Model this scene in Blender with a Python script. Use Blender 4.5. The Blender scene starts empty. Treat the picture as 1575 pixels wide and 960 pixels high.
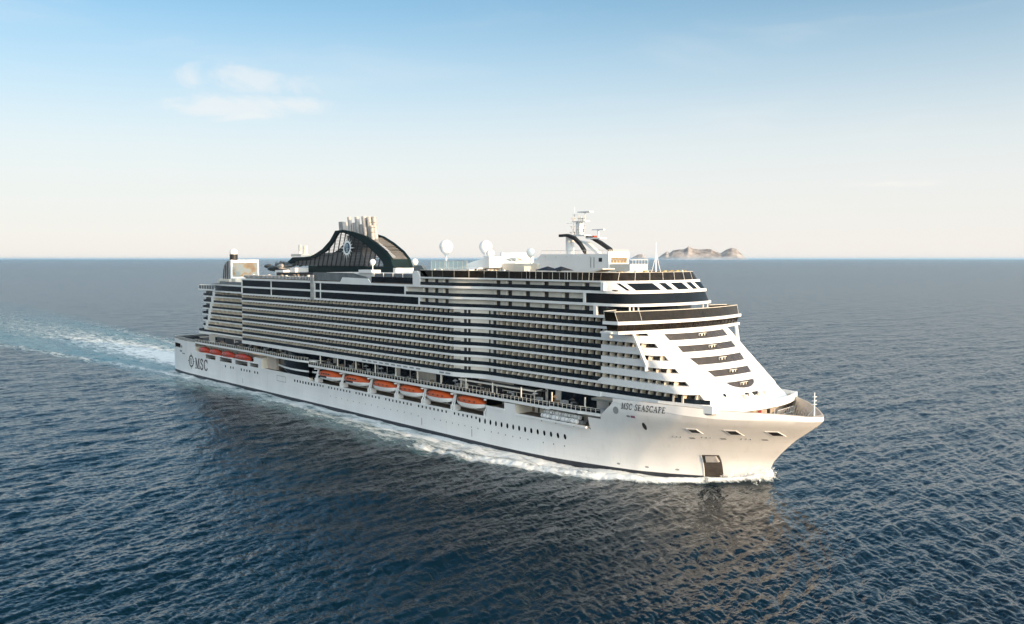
import bpy, bmesh, math, random
import numpy as np
from mathutils import Vector
R_ = math.radians
random.seed(7); rng = np.random.default_rng(11)
S = bpy.context.scene; COL = S.collection

# ------------------------------------------------------------------ camera, sky, sun, exposure
CAM = (437.4, -183.3, 52.0)
cam = bpy.data.objects.new("camera", bpy.data.cameras.new("camera")); COL.objects.link(cam)
cam.location = CAM; cam.rotation_euler = (R_(90 - 3.352), 0, R_(138.574 - 90))
cam.data.sensor_width = 36; cam.data.lens = 32.0
cam.data.clip_start = 1; cam.data.clip_end = 300000
S.camera = cam
SUN_EL, SUN_AZ = 11.5, 4.0            # azimuth from the ship's bow towards its port side
W = bpy.data.worlds.new("World"); S.world = W; W.use_nodes = True
nt = W.node_tree; nt.nodes.clear()
def N(tree, kind, **kw):
    n = tree.nodes.new(kind)
    for k, v in kw.items():
        if k == 'ins':
            for a, b in v.items(): n.inputs[a].default_value = b
        else: setattr(n, k, v)
    return n
def ramp(tree, pts, interp='LINEAR'):
    r = tree.nodes.new('ShaderNodeValToRGB'); r.color_ramp.interpolation = interp
    e = r.color_ramp.elements
    while len(e) < len(pts): e.new(0.5)
    for el, (p, c) in zip(e, pts):
        el.position = p; el.color = (*c, 1) if len(c) == 3 else c
    return r
sky = N(nt, 'ShaderNodeTexSky', sky_type='NISHITA', sun_disc=False, sun_elevation=R_(SUN_EL),
        sun_rotation=R_(90 - SUN_AZ), altitude=20.0, air_density=1.0, dust_density=.35, ozone_density=2.6)
tc = N(nt, 'ShaderNodeTexCoord'); sep = N(nt, 'ShaderNodeSeparateXYZ'); nt.links.new(tc.outputs['Generated'], sep.inputs[0])
# pale moist air low over the sea
hz = ramp(nt, [(0.0, (.96,)*3), (.05, (.92,)*3), (.11, (.86,)*3), (.18, (.58,)*3), (.26, (.27,)*3), (.42, (0, 0, 0))], 'B_SPLINE')
nt.links.new(sep.outputs['Z'], hz.inputs[0])
mixh = N(nt, 'ShaderNodeMixRGB')
hc = ramp(nt, [(0.0, (.795, .735, .69)), (.05, (.775, .745, .715)), (.12, (.765, .76, .745)), (.25, (.66, .75, .80))]); nt.links.new(sep.outputs['Z'], hc.inputs[0])
hs = N(nt, 'ShaderNodeVectorMath', operation='SCALE'); hs.inputs['Scale'].default_value = 10.0; nt.links.new(hc.outputs[0], hs.inputs[0]); nt.links.new(hs.outputs[0], mixh.inputs[2])
tint = N(nt, 'ShaderNodeMixRGB', blend_type='MULTIPLY', ins={0: 1.0, 2: (.60, 1.23, 1.36, 1)}); nt.links.new(sky.outputs[0], tint.inputs[1])
nt.links.new(hz.outputs[0], mixh.inputs[0]); nt.links.new(tint.outputs[0], mixh.inputs[1])
# thin clouds
mp = N(nt, 'ShaderNodeMapping', ins={'Scale': (3.0, 3.0, 15.0)}); nt.links.new(tc.outputs['Generated'], mp.inputs[0])
cn = N(nt, 'ShaderNodeTexNoise', ins={'Scale': 1.1, 'Detail': 9.0, 'Roughness': .58, 'Distortion': .5}); nt.links.new(mp.outputs[0], cn.inputs[0])
mp2 = N(nt, 'ShaderNodeMapping', ins={'Scale': (8.0, 8.0, 19.0)}); nt.links.new(tc.outputs['Generated'], mp2.inputs[0])
cn2 = N(nt, 'ShaderNodeTexNoise', ins={'Scale': 1.5, 'Detail': 10.0, 'Roughness': .6, 'Distortion': .8}); nt.links.new(mp2.outputs[0], cn2.inputs[0])
cr = ramp(nt, [(.50, (0, 0, 0)), (.78, (.55,)*3)], 'EASE'); nt.links.new(cn.outputs[0], cr.inputs[0])
def blob(az, el, wa, we):            # one cloud bank at a compass direction and height
    d = Vector((math.cos(R_(el)) * math.cos(R_(az)), math.cos(R_(el)) * math.sin(R_(az)), math.sin(R_(el))))
    s = Vector((-math.sin(R_(az)), math.cos(R_(az)), 0)); u = d.cross(s)
    def dot(v, sc):
        m = N(nt, 'ShaderNodeVectorMath', operation='DOT_PRODUCT', ins={1: v}); nt.links.new(tc.outputs['Generated'], m.inputs[0])
        k = N(nt, 'ShaderNodeMath', operation='MULTIPLY', ins={1: 1 / sc}); nt.links.new(m.outputs['Value'], k.inputs[0])
        q = N(nt, 'ShaderNodeMath', operation='MULTIPLY'); nt.links.new(k.outputs[0], q.inputs[0]); nt.links.new(k.outputs[0], q.inputs[1]); return q
    a, b = dot(s, wa), dot(u, we)
    t = N(nt, 'ShaderNodeMath', operation='ADD'); nt.links.new(a.outputs[0], t.inputs[0]); nt.links.new(b.outputs[0], t.inputs[1])
    wob = N(nt, 'ShaderNodeMath', operation='MULTIPLY_ADD', ins={1: -7.0, 2: 3.6}); nt.links.new(cn2.outputs[0], wob.inputs[0])
    t2 = N(nt, 'ShaderNodeMath', operation='ADD'); nt.links.new(t.outputs[0], t2.inputs[0]); nt.links.new(wob.outputs[0], t2.inputs[1])
    mr = N(nt, 'ShaderNodeMapRange', interpolation_type='SMOOTHSTEP', ins={1: 1.5, 2: -.6, 3: 0.0, 4: .46}); nt.links.new(t2.outputs[0], mr.inputs[0]); return mr
b1 = blob(138.6 + 16.0, 10.6, .075, .014); b2 = blob(138.6 + 15.2, 9.0, .10, .012); b3 = blob(138.6 - 22.5, 4.3, .05, .004)
mx = b1
for b in (b2, b3):
    m = N(nt, 'ShaderNodeMath', operation='MAXIMUM'); nt.links.new(mx.outputs[0], m.inputs[0]); nt.links.new(b.outputs[0], m.inputs[1]); mx = m
cs = N(nt, 'ShaderNodeMath', operation='MULTIPLY', ins={1: .28}); nt.links.new(cr.outputs[0], cs.inputs[0])
m = N(nt, 'ShaderNodeMath', operation='MAXIMUM'); nt.links.new(mx.outputs[0], m.inputs[0]); nt.links.new(cs.outputs[0], m.inputs[1])
upz = N(nt, 'ShaderNodeMapRange', ins={1: 0.01, 2: .05}); nt.links.new(sep.outputs['Z'], upz.inputs[0])
m2 = N(nt, 'ShaderNodeMath', operation='MULTIPLY'); nt.links.new(m.outputs[0], m2.inputs[0]); nt.links.new(upz.outputs[0], m2.inputs[1])
mixc = N(nt, 'ShaderNodeMixRGB', ins={2: (8.2, 7.9, 7.6, 1)})
nt.links.new(m2.outputs[0], mixc.inputs[0]); nt.links.new(mixh.outputs[0], mixc.inputs[1])
bg = N(nt, 'ShaderNodeBackground', ins={'Strength': 0.10}); out = N(nt, 'ShaderNodeOutputWorld')
# broad sun-side glow added to the sky to brighten the ship's shaded side
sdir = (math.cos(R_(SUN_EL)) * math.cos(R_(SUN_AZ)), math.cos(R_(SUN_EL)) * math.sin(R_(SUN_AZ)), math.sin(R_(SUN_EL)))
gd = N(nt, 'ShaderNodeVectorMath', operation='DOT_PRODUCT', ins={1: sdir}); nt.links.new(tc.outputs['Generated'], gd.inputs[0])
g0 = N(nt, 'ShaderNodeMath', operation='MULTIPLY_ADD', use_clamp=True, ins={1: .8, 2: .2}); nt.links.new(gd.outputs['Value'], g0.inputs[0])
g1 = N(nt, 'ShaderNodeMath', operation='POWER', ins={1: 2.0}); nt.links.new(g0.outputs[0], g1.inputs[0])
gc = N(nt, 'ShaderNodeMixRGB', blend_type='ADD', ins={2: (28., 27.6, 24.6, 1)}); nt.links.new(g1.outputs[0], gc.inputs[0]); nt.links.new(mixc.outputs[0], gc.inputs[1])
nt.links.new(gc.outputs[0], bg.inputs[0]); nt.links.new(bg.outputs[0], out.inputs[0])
sl = bpy.data.lights.new("sun", 'SUN'); sl.energy = 4.5; sl.angle = R_(.6); sl.color = (1.0, .65, .35)
sun = bpy.data.objects.new("sun", sl); COL.objects.link(sun)
sd = Vector((math.cos(R_(SUN_EL)) * math.cos(R_(SUN_AZ)), math.cos(R_(SUN_EL)) * math.sin(R_(SUN_AZ)), math.sin(R_(SUN_EL))))
sun.rotation_euler = sd.to_track_quat('Z', 'Y').to_euler(); sun.location = (600, 100, 300)
vs = S.view_settings
vs.view_transform = 'Standard'; vs.look = 'None'; vs.gamma = 1; vs.exposure = 0.28; vs.use_curve_mapping = False
S.cycles.use_denoising = True
S.cycles.max_bounces = 6; S.cycles.volume_bounces = 1; S.cycles.caustics_reflective = False; S.cycles.caustics_refractive = False

# ------------------------------------------------------------------ materials
def mat(name, col, rough=.5, metal=0., var=.12, scale=.4, bump=0., spec=.5, stretch=(1, 1, 1), alpha=1., coat=0.):
    m = bpy.data.materials.new(name); m.use_nodes = True; t = m.node_tree
    p = t.nodes['Principled BSDF']
    p.inputs['Roughness'].default_value = rough; p.inputs['Metallic'].default_value = metal
    p.inputs['Specular IOR Level'].default_value = spec; p.inputs['Alpha'].default_value = alpha
    p.inputs['Coat Weight'].default_value = coat
    c = N(t, 'ShaderNodeTexCoord'); mpg = N(t, 'ShaderNodeMapping', ins={'Scale': stretch}); t.links.new(c.outputs['Object'], mpg.inputs[0])
    n = N(t, 'ShaderNodeTexNoise', ins={'Scale': scale, 'Detail': 6.0, 'Roughness': .6}); t.links.new(mpg.outputs[0], n.inputs[0])
    lo = tuple(v * (1 - var) for v in col); hi = tuple(min(1, v * (1 + var)) for v in col)
    r = ramp(t, [(.3, lo), (.7, hi)]); t.links.new(n.outputs[0], r.inputs[0]); t.links.new(r.outputs[0], p.inputs['Base Color'])
    mr = N(t, 'ShaderNodeMapRange', ins={1: .3, 2: .7, 3: max(0, rough - .08), 4: min(1, rough + .08)})
    t.links.new(n.outputs[0], mr.inputs[0]); t.links.new(mr.outputs[0], p.inputs['Roughness'])
    if bump:
        b = N(t, 'ShaderNodeBump', ins={'Strength': bump, 'Distance': .05}); t.links.new(n.outputs[0], b.inputs['Height']); t.links.new(b.outputs[0], p.inputs['Normal'])
    return m
def plating(m):
    t = m.node_tree; p = t.nodes['Principled BSDF']; L = t.links.new
    src = p.inputs['Base Color'].links[0].from_socket
    c = N(t, 'ShaderNodeTexCoord'); q = N(t, 'ShaderNodeMapping', ins={'Rotation': (R_(90), 0, 0)}); L(c.outputs['Object'], q.inputs[0])
    br = N(t, 'ShaderNodeTexBrick', ins={'Color1': (1, 1, 1, 1), 'Color2': (.955, .96, .965, 1), 'Mortar': (.90, .90, .90, 1), 'Scale': 1.0, 'Mortar Size': .025, 'Brick Width': 9.0, 'Row Height': 2.6}); L(q.outputs[0], br.inputs[0])
    mu = N(t, 'ShaderNodeMixRGB', blend_type='MULTIPLY', ins={0: 1.0}); L(src, mu.inputs[1]); L(br.outputs[0], mu.inputs[2])
    q2 = N(t, 'ShaderNodeMapping', ins={'Scale': (.9, .9, .05)}); L(c.outputs['Object'], q2.inputs[0])
    st = N(t, 'ShaderNodeTexNoise', ins={'Scale': 1.0, 'Detail': 6.0, 'Roughness': .65}); L(q2.outputs[0], st.inputs[0])
    rs = ramp(t, [(.56, (0, 0, 0)), (.78, (.22,) * 3)]); L(st.outputs[0], rs.inputs[0])
    mx = N(t, 'ShaderNodeMixRGB', ins={2: (.46, .40, .33, 1)}); L(rs.outputs[0], mx.inputs[0]); L(mu.outputs[0], mx.inputs[1]); L(mx.outputs[0], p.inputs['Base Color'])
    return m
M = dict(
    white=mat('white_ship_paint', (.80, .80, .79), .42, var=.05, scale=.25, stretch=(1, 1, .25)),
    hullw=plating(mat('white_hull_paint', (.79, .785, .775), .40, var=.05, scale=.12, stretch=(1, 1, .3), bump=.25)),
    boot=mat('dark_antifouling_paint', (.018, .022, .032), .5, var=.4, scale=.3),
    redb=mat('red_antifouling_paint', (.16, .03, .03), .6, var=.3, scale=.4),
    glass=mat('dark_tinted_glass', (.005, .008, .012), .10, var=.5, scale=.15, spec=.12),
    rail=mat('navy_balcony_glass', (.011, .017, .023), .18, var=.5, scale=.5, spec=.18),
    brown=mat('bronze_tinted_glass', (.060, .050, .043), .22, var=.25, scale=.5),
    bronze=mat('bronze_screen_glass', (.016, .012, .008), .16, var=.6, scale=.7, spec=.14),
    aqua=mat('pale_aqua_glass', (.70, .84, .82), .2, var=.08, scale=.3, alpha=.45),
    grey=mat('grey_glass_screen', (.10, .12, .13), .2, var=.3, scale=.3),
    beige=mat('beige_partition_panel', (.66, .585, .475), .6, var=.10, scale=.21),
    cream=mat('cream_cabin_wall', (.68, .64, .56), .6, var=.10, scale=.3),
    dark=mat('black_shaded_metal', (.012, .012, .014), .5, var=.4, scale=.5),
    green=mat('dark_green_funnel_paint', (.005, .016, .017), .55, var=.4, scale=.3, spec=.15),
    slat=mat('grey_funnel_louvre', (.15, .15, .15), .5, var=.3, scale=.4),
    steel=mat('grey_stack_steel', (.36, .35, .34), .45, var=.25, scale=.5),
    black=mat('black_lettering_paint', (.008, .010, .016), .5, var=.2),
    navy=mat('navy_emblem_paint', (.01, .05, .12), .5, var=.2),
    teak=mat('brown_deck_planking', (.16, .12, .085), .7, var=.3, scale=1.5, stretch=(.1, 1, 1)),
    gdeck=mat('green_grey_deck_paint', (.15, .16, .15), .7, var=.2, scale=.4),
    rib=mat('buff_bulwark_paint', (.50, .44, .38), .6, var=.15, scale=.4),
    orange=mat('orange_lifeboat_fibreglass', (.50, .085, .016), .35, var=.2, scale=.6),
    red=mat('red_rescue_boat_fibreglass', (.46, .05, .02), .4, var=.2, scale=.6),
    signred=mat('red_fire_box_paint', (.5, .03, .03), .5),
    yellow=mat('ochre_deck_fitting', (.42, .30, .10), .6),
    purple=mat('mauve_hull_mark', (.28, .08, .14), .6),
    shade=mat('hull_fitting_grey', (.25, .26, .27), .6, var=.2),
    slide=mat('slate_slide_tube', (.055, .065, .07), .35, var=.5, scale=.5),
)

# ------------------------------------------------------------------ mesh helpers
class MB:
    def __init__(s): s.v = []; s.f = []
    def add(s, vs, fs):
        b = len(s.v); s.v += [tuple(map(float, p)) for p in vs]; s.f += [tuple(i + b for i in f) for f in fs]; return s
    def quad(s, a, b, c, d): return s.add([a, b, c, d], [(0, 1, 2, 3)])
    def poly(s, p): return s.add(p, [tuple(range(len(p)))])
    def box(s, x0, x1, y0, y1, z0, z1):
        return s.add([(x0, y0, z0), (x1, y0, z0), (x1, y1, z0), (x0, y1, z0), (x0, y0, z1), (x1, y0, z1), (x1, y1, z1), (x0, y1, z1)],
                     [(3, 2, 1, 0), (4, 5, 6, 7), (0, 1, 5, 4), (1, 2, 6, 5), (2, 3, 7, 6), (3, 0, 4, 7)])
    def loft(s, rings, closed=True, caps=True):
        n = len(rings[0]); vs = [p for r in rings for p in r]; fs = []
        for i in range(len(rings) - 1):
            for j in range(n if closed else n - 1):
                k = (j + 1) % n; fs.append((i * n + j, i * n + k, (i + 1) * n + k, (i + 1) * n + j))
        if caps: fs += [tuple(range(n - 1, -1, -1)), tuple(range((len(rings) - 1) * n, len(rings) * n))]
        return s.add(vs, fs)
    def prism(s, pts, z0, z1, pts1=None):
        p1 = pts1 or pts
        return s.loft([[(x, y, z0) for x, y in pts], [(x, y, z1) for x, y in p1]])
    def wall(s, pts, z0, z1, t=.05, pts1=None):     # thin upright wall along an open line, thickened inwards (to its left)
        def off(P):
            o = []
            for i, (x, y) in enumerate(P):
                a = P[max(0, i - 1)]; b = P[min(len(P) - 1, i + 1)]
                dx, dy = b[0] - a[0], b[1] - a[1]; L = math.hypot(dx, dy) or 1
                o.append((x - dy / L * t, y + dx / L * t))
            return o
        p1 = pts1 or pts; q0, q1 = off(pts), off(p1)
        return s.loft([[(*a, z0) for a in pts], [(*a, z1) for a in p1], [(*a, z1) for a in q1], [(*a, z0) for a in q0], [(*a, z0) for a in pts]], closed=False, caps=False)
    def tube(s, path, r, n=8, cap=True):
        rings = []; path = [Vector(p) for p in path]; rs = r if isinstance(r, (list, tuple)) else [r] * len(path)
        for i, p in enumerate(path):
            d = (path[min(i + 1, len(path) - 1)] - path[max(i - 1, 0)]).normalized()
            u = d.cross(Vector((0, 0, 1)))
            if u.length < 1e-3: u = Vector((1, 0, 0))
            u.normalize(); w = d.cross(u)
            rings.append([tuple(p + (u * math.cos(a) + w * math.sin(a)) * rs[i]) for a in [2 * math.pi * k / n for k in range(n)]])
        return s.loft(rings, caps=cap)
    def lathe(s, c, prof, n=16):
        return s.loft([[(c[0] + r * math.cos(2 * math.pi * k / n), c[1] + r * math.sin(2 * math.pi * k / n), c[2] + z) for k in range(n)] for r, z in prof])
    def extr(s, pts, y0, y1):           # outline in x,z extruded along y
        return s.loft([[(x, y0, z) for x, z in pts], [(x, y1, z) for x, z in pts]])
    def build(s, name, m, parent=None, smooth=None, loc=None):
        me = bpy.data.meshes.new(name); me.from_pydata(s.v, [], s.f); me.validate(); me.materials.append(m)
        if smooth is not None:
            b = bmesh.new(); b.from_mesh(me); bmesh.ops.remove_doubles(b, verts=b.verts, dist=2e-3); b.to_mesh(me); b.free()
        if smooth is not None:
            me.polygons.foreach_set('use_smooth', [True] * len(me.polygons)); me.set_sharp_from_angle(angle=R_(smooth))
        b = bmesh.new(); b.from_mesh(me); bmesh.ops.recalc_face_normals(b, faces=b.faces); b.to_mesh(me); b.free()
        o = bpy.data.objects.new(name, me); COL.objects.link(o)
        if parent: o.parent = parent
        if loc: o.location = loc
        return o
def tag(o, label=None, cat=None, group=None, kind=None):
    for k, v in (('label', label), ('category', cat), ('group', group), ('kind', kind)):
        if v: o[k] = v
    return o
def empty(name, loc, rz=0):
    o = bpy.data.objects.new(name, None); COL.objects.link(o); o.location = loc; o.rotation_euler = (0, 0, rz); o.empty_display_size = .5; return o
def kids(o): return [c for c in COL.objects if c.parent == o]
def copy_tree(o, parent=None):
    c = o.copy(); COL.objects.link(c)
    if parent: c.parent = parent
    for ch in kids(o): copy_tree(ch, c)
    return c
def I(x, xs, ys): return float(np.interp(x, xs, ys))

# ------------------------------------------------------------------ hull shape (x forward, starboard is -y, z = 0 the waterline)
def XS(z): return np.interp(z, [-3, 0, 1.4, 3.1, 5.1, 7.2, 9, 10.9, 13.5, 15.4, 16.6, 17.2], [319.5, 319.6, 319.9, 320.4, 321.3, 323.1, 324.9, 326.9, 330.4, 332.9, 333.9, 334])
def b0(d): return np.interp(d, [0, 1, 3, 7.2, 12, 18, 25, 32, 39, 48, 59, 72], [0, .7, 2.7, 6.2, 9.8, 13.5, 16.9, 18.9, 20.5, 22.3, 23.4, 23.8])
def bt(d): return np.interp(d, [0, .5, 1.2, 2.2, 4, 6.3, 10.6, 16.7, 20, 24.2, 34, 44, 54], [0, 1.2, 2.2, 3.4, 5.3, 7.5, 11.5, 16.0, 18.1, 20.0, 22.3, 23.4, 23.8])
def ZT(X): return np.interp(X, [280, 288, 300, 309.8, 313.9, 317.3, 323.4, 327.7, 330, 331.8, 334], [18.9, 18.9, 18.9, 18.75, 18.5, 18.25, 18, 17.75, 17.5, 17.25, 17.1])
def KH(X): return np.interp(X, [286, 297, 310, 320, 328, 334], [.5, 1.2, 2.1, 2.0, 1.5, 1.0])
def HB(X, z):
    d = XS(z) - X; t = np.clip(np.asarray(z) / 15.5, 0, 1) ** 1.4
    b = b0(d) * (1 - t) + bt(d) * t
    q = np.clip((42 - np.asarray(X)) / 25, 0, 1)
    return np.where(d <= 0, 0, b) * (1 - .085 * q * q)
def hp(X, z, off=0.): return (X, -float(HB(X, z)) - off, z)

# ------------------------------------------------------------------ sea
def spectrum(n, L, kp, wind, seed, lmin, spread):
    g = np.random.default_rng(seed)
    k1 = np.fft.fftfreq(n, L / n) * 2 * np.pi; kx, ky = np.meshgrid(k1, k1, indexing='ij'); k = np.hypot(kx, ky); k[0, 0] = 1
    lw = .707 / kp; c = (kx * math.cos(wind) + ky * math.sin(wind)) / k
    P = np.exp(-1 / (k * lw) ** 2) / k ** 4 * np.abs(c) ** spread * np.exp(-(k * lmin) ** 2); P[0, 0] = 0
    A = np.sqrt(P) * (g.normal(size=(n, n)) + 1j * g.normal(size=(n, n)))
    h = np.fft.ifft2(A); s = 1 / h.real.std()
    dx = np.fft.ifft2(-1j * kx / k * A); dy = np.fft.ifft2(-1j * ky / k * A)
    return [np.ascontiguousarray(a.real * s) for a in (h, dx, dy)]
def sample(F, L, x, y):
    n = F[0].shape[0]; u = (x / L * n) % n; v = (y / L * n) % n
    i = np.floor(u).astype(int); j = np.floor(v).astype(int); fu = u - i; fv = v - j; i %= n; j %= n; i2 = (i + 1) % n; j2 = (j + 1) % n
    return [f[i, j] * (1 - fu) * (1 - fv) + f[i2, j] * fu * (1 - fv) + f[i, j2] * (1 - fu) * fv + f[i2, j2] * fu * fv for f in F]
yaw = R_(138.574); WIND = R_(138.574 + 62)
th = np.concatenate([np.arange(-180, -37, 2.4), np.arange(-37, 37, .047), np.arange(37, 180, 2.4)])
ang = np.concatenate([[86, 75, 62, 52, 44, 38, 33, 29, 26.5, 25], np.arange(24, .28, -.040), [.24, .2, .165, .13, .1, .075, .055, .042, .035]])
rr = CAM[2] / np.tan(np.radians(ang))
TH, RR = np.meshgrid(np.radians(th) + yaw, rr)
wx = CAM[0] + RR * np.cos(TH); wy = CAM[1] + RR * np.sin(TH)
dr = np.gradient(rr)[:, None] + 0 * wx
fA = sample(spectrum(1024, 331., .72, WIND, 3, .25, 5), 331., wx, wy)
ca, sa = math.cos(.5), math.sin(.5)
fB = sample(spectrum(512, 57.3, 2.3, WIND + .3, 5, .08, 2.5), 57.3, wx * ca + wy * sa, -wx * sa + wy * ca)
fC = sample(spectrum(512, 1270., .17, WIND - .3, 9, 2., 3), 1270., wx, wy)
aA = .105 / (1 + (dr / 7) ** 2); aB = .042 / (1 + (dr / 1.3) ** 2); aC = .17 / (1 + (dr / 30) ** 2)
side = np.abs(wy) - HB(wx, 0.0); inx = (wx > 14) & (wx < 319.5)
dn = np.where(inx, side, np.hypot(np.maximum(np.abs(wy) - np.where(wx < 100, 21.0, 0), 0), np.maximum(np.maximum(14 - wx, wx - 319.5), 0)))
calm = np.clip(dn / 14, .35, 1)
fw = np.interp(wx, [20, 67, 90, 112, 143, 178, 205, 227, 237, 247, 255, 265, 281, 293, 302, 312, 320], [12, 12, 10, 8.5, 9.5, 12.5, 14, 16, 16.5, 13.5, 14.5, 12, 11, 10, 8.5, 5.5, 3])
inten = np.interp(wx, [14, 60, 110, 150, 200, 230, 250, 300, 321], [.95, .88, .82, .90, 1.0, 1.05, 1.12, 1.25, 1.35])
uu = np.clip(dn / fw, 0, 3)
fm = np.where(inx, inten * np.clip(1.25 - uu * 1.05, 0, 1) ** .6, 0)
fm += np.where(inx & (wx > 225), .55 * np.exp(-((dn - fw * .86) / 1.6) ** 2) * np.clip((wx - 225) / 20, 0, 1), 0)
stem = np.hypot(wx - 317.6, wy * .8); fm = np.maximum(fm, 1.3 * np.exp(-(stem / 3.6) ** 2))
back = np.clip(17 - wx, 0, None); ast = wx < 17
ww = 17 + back * .07
core = np.exp(-((np.abs(wy)) / ww) ** 2)
edge = np.exp(-((np.abs(wy + 4 + back * .02) - (24 + back * .10)) / (4 + back * .02)) ** 2)
fm = np.where(ast, np.maximum(core * (1.05 * np.exp(-back / 150) + .62 * np.exp(-back / 900)), edge * .85 * np.exp(-back / 400)), fm)
aer = np.where(ast, np.clip(1.3 * np.exp(-((np.abs(wy + 6)) / (30 + back * .10)) ** 4), 0, 1) * np.exp(-back / 700), 0)
aer = np.maximum(aer, np.where(inx, np.clip(1.3 - dn / (fw * np.interp(wx, [60, 200, 260], [1.9, 1.5, 1.2])), 0, 1) * .9, 0))
aer = np.where(wx > 319.5, fm * .6, aer)
crest = np.where(inx, np.interp(wx, [215, 245, 285, 305, 316, 320], [0, .5, .9, 1.2, 1.5, 1.2]) * np.exp(-((dn - fw * .7) / 2.0) ** 2), 0) + 1.9 * np.exp(-(stem / 3.0) ** 2)
sea_z = fA[0] * aA * calm + fB[0] * aB * calm + fC[0] * aC + crest
wx2 = wx + fA[1] * aA * .9 + fB[1] * aB * .8; wy2 = wy + fA[2] * aA * .9 + fB[2] * aB * .8
nr, na = wx.shape
co = np.stack([wx2, wy2, sea_z], -1).reshape(-1, 3).astype(np.float32)
ii = np.arange(nr - 1)[:, None]; jj = np.arange(na)[None, :]; j2 = (jj + 1) % na
F = np.stack([ii * na + jj, ii * na + j2, (ii + 1) * na + j2, (ii + 1) * na + jj], -1).reshape(-1, 4)
me = bpy.data.meshes.new("water"); me.vertices.add(len(co)); me.vertices.foreach_set('co', co.ravel())
me.loops.add(F.size); me.loops.foreach_set('vertex_index', F.ravel().astype(np.int32))
me.polygons.add(len(F)); me.polygons.foreach_set('loop_start', np.arange(0, F.size, 4, dtype=np.int32)); me.polygons.foreach_set('use_smooth', np.ones(len(F), bool))
me.update()
at = me.color_attributes.new('foam', 'FLOAT_COLOR', 'POINT')
at.data.foreach_set('color', np.stack([np.clip(fm, 0, 1.5), aer, 1 - 1 / (1 + (dr / 2.5) ** 2), 0 * fm + 1], -1).reshape(-1).astype(np.float32))
sea = bpy.data.objects.new("water", me); COL.objects.link(sea); tag(sea, kind='structure')
m = bpy.data.materials.new("sea_water"); m.use_nodes = True; t = m.node_tree; p = t.nodes['Principled BSDF']
me.materials.append(m)
L = t.links.new
c = N(t, 'ShaderNodeTexCoord'); a = N(t, 'ShaderNodeAttribute', attribute_name='foam'); sp = N(t, 'ShaderNodeSeparateColor'); L(a.outputs['Color'], sp.inputs[0])
def noise(scale, stretch, rot=0., detail=6., rough=.6, dist=0.):
    q = N(t, 'ShaderNodeMapping', ins={'Scale': stretch, 'Rotation': (0, 0, rot)}); L(c.outputs['Object'], q.inputs[0])
    n = N(t, 'ShaderNodeTexNoise', ins={'Scale': scale, 'Detail': detail, 'Roughness': rough, 'Distortion': dist}); L(q.outputs[0], n.inputs[0]); return n
def math_(op, x, y=None, z=None, clamp=False):
    n = N(t, 'ShaderNodeMath', operation=op, use_clamp=clamp)
    for i, v in enumerate((x, y, z)):
        if v is None: continue
        if isinstance(v, (int, float)): n.inputs[i].default_value = v
        else: L(v, n.inputs[i])
    return n.outputs[0]
n1 = noise(.30, (.35, 1, 1), 0, 9, .68, .6); n2 = noise(1.3, (.5, 1, 1), 0, 6, .65, .3)
fn = math_('ADD', math_('MULTIPLY', n1.outputs[0], .75), math_('MULTIPLY', n2.outputs[0], .25))
fmask = math_('MULTIPLY', math_('ADD', sp.outputs[0], math_('MULTIPLY_ADD', fn, 3.4, -2.22)), 1.9, clamp=True)
amask = math_('MULTIPLY', math_('ADD', sp.outputs[1], math_('MULTIPLY_ADD', n1.outputs[0], 1.6, -1.05)), 1.3, clamp=True)
big = noise(.012, (1, 1, 1), 0, 3, .5)
deep = ramp(t, [(.35, (.0003, .0058, .0105)), (.65, (.0006, .0088, .0148))]); L(big.outputs[0], deep.inputs[0])
mxa = N(t, 'ShaderNodeMixRGB', ins={2: (.125, .24, .27, 1)}); L(amask, mxa.inputs[0]); L(deep.outputs[0], mxa.inputs[1])
mxf = N(t, 'ShaderNodeMixRGB', ins={2: (.72, .76, .77, 1)}); L(fmask, mxf.inputs[0]); L(mxa.outputs[0], mxf.inputs[1])
L(mxf.outputs[0], p.inputs['Base Color'])
p.inputs['IOR'].default_value = 1.40
L(math_('ADD', math_('MULTIPLY', sp.outputs[2], .06), math_('MULTIPLY_ADD', fmask, .5, math_('MULTIPLY_ADD', amask, .12, .155)), clamp=True), p.inputs['Roughness'])
EPS = .12
def height(off):
    v = N(t, 'ShaderNodeVectorMath', operation='ADD', ins={1: off}); L(c.outputs['Object'], v.inputs[0]); tot = None
    for sc, st, rot, det, amp, dist in ((.115, (1, .34, 1), -WIND, 2.0, .66, .3), (.36, (1, .38, 1), -(WIND + .35), 3.0, .46, .3), (1.5, (1, .55, 1), -(WIND - .3), 2.0, .105, 0.)):
        q = N(t, 'ShaderNodeMapping', ins={'Scale': st, 'Rotation': (0, 0, rot)}); L(v.outputs[0], q.inputs[0])
        n = N(t, 'ShaderNodeTexNoise', ins={'Scale': sc, 'Detail': det, 'Roughness': .5, 'Distortion': dist}); L(q.outputs[0], n.inputs[0])
        h = math_('MULTIPLY', n.outputs[0], amp); tot = h if tot is None else math_('ADD', tot, h)
    return tot
h0, hx, hy = height((0, 0, 0)), height((EPS, 0, 0)), height((0, EPS, 0))
cmb = N(t, 'ShaderNodeCombineXYZ'); # where the mesh is too coarse to carry the waves (blue channel) the shader carries them
gain = math_('MULTIPLY_ADD', sp.outputs[2], 1.7 / EPS, 1.0 / EPS)
L(math_('MULTIPLY', math_('SUBTRACT', h0, hx), gain), cmb.inputs[0]); L(math_('MULTIPLY', math_('SUBTRACT', h0, hy), gain), cmb.inputs[1])
geo = N(t, 'ShaderNodeNewGeometry'); va = N(t, 'ShaderNodeVectorMath', operation='ADD'); L(geo.outputs['Normal'], va.inputs[0]); L(cmb.outputs[0], va.inputs[1])
nv = N(t, 'ShaderNodeVectorMath', operation='NORMALIZE'); L(va.outputs[0], nv.inputs[0])
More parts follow.
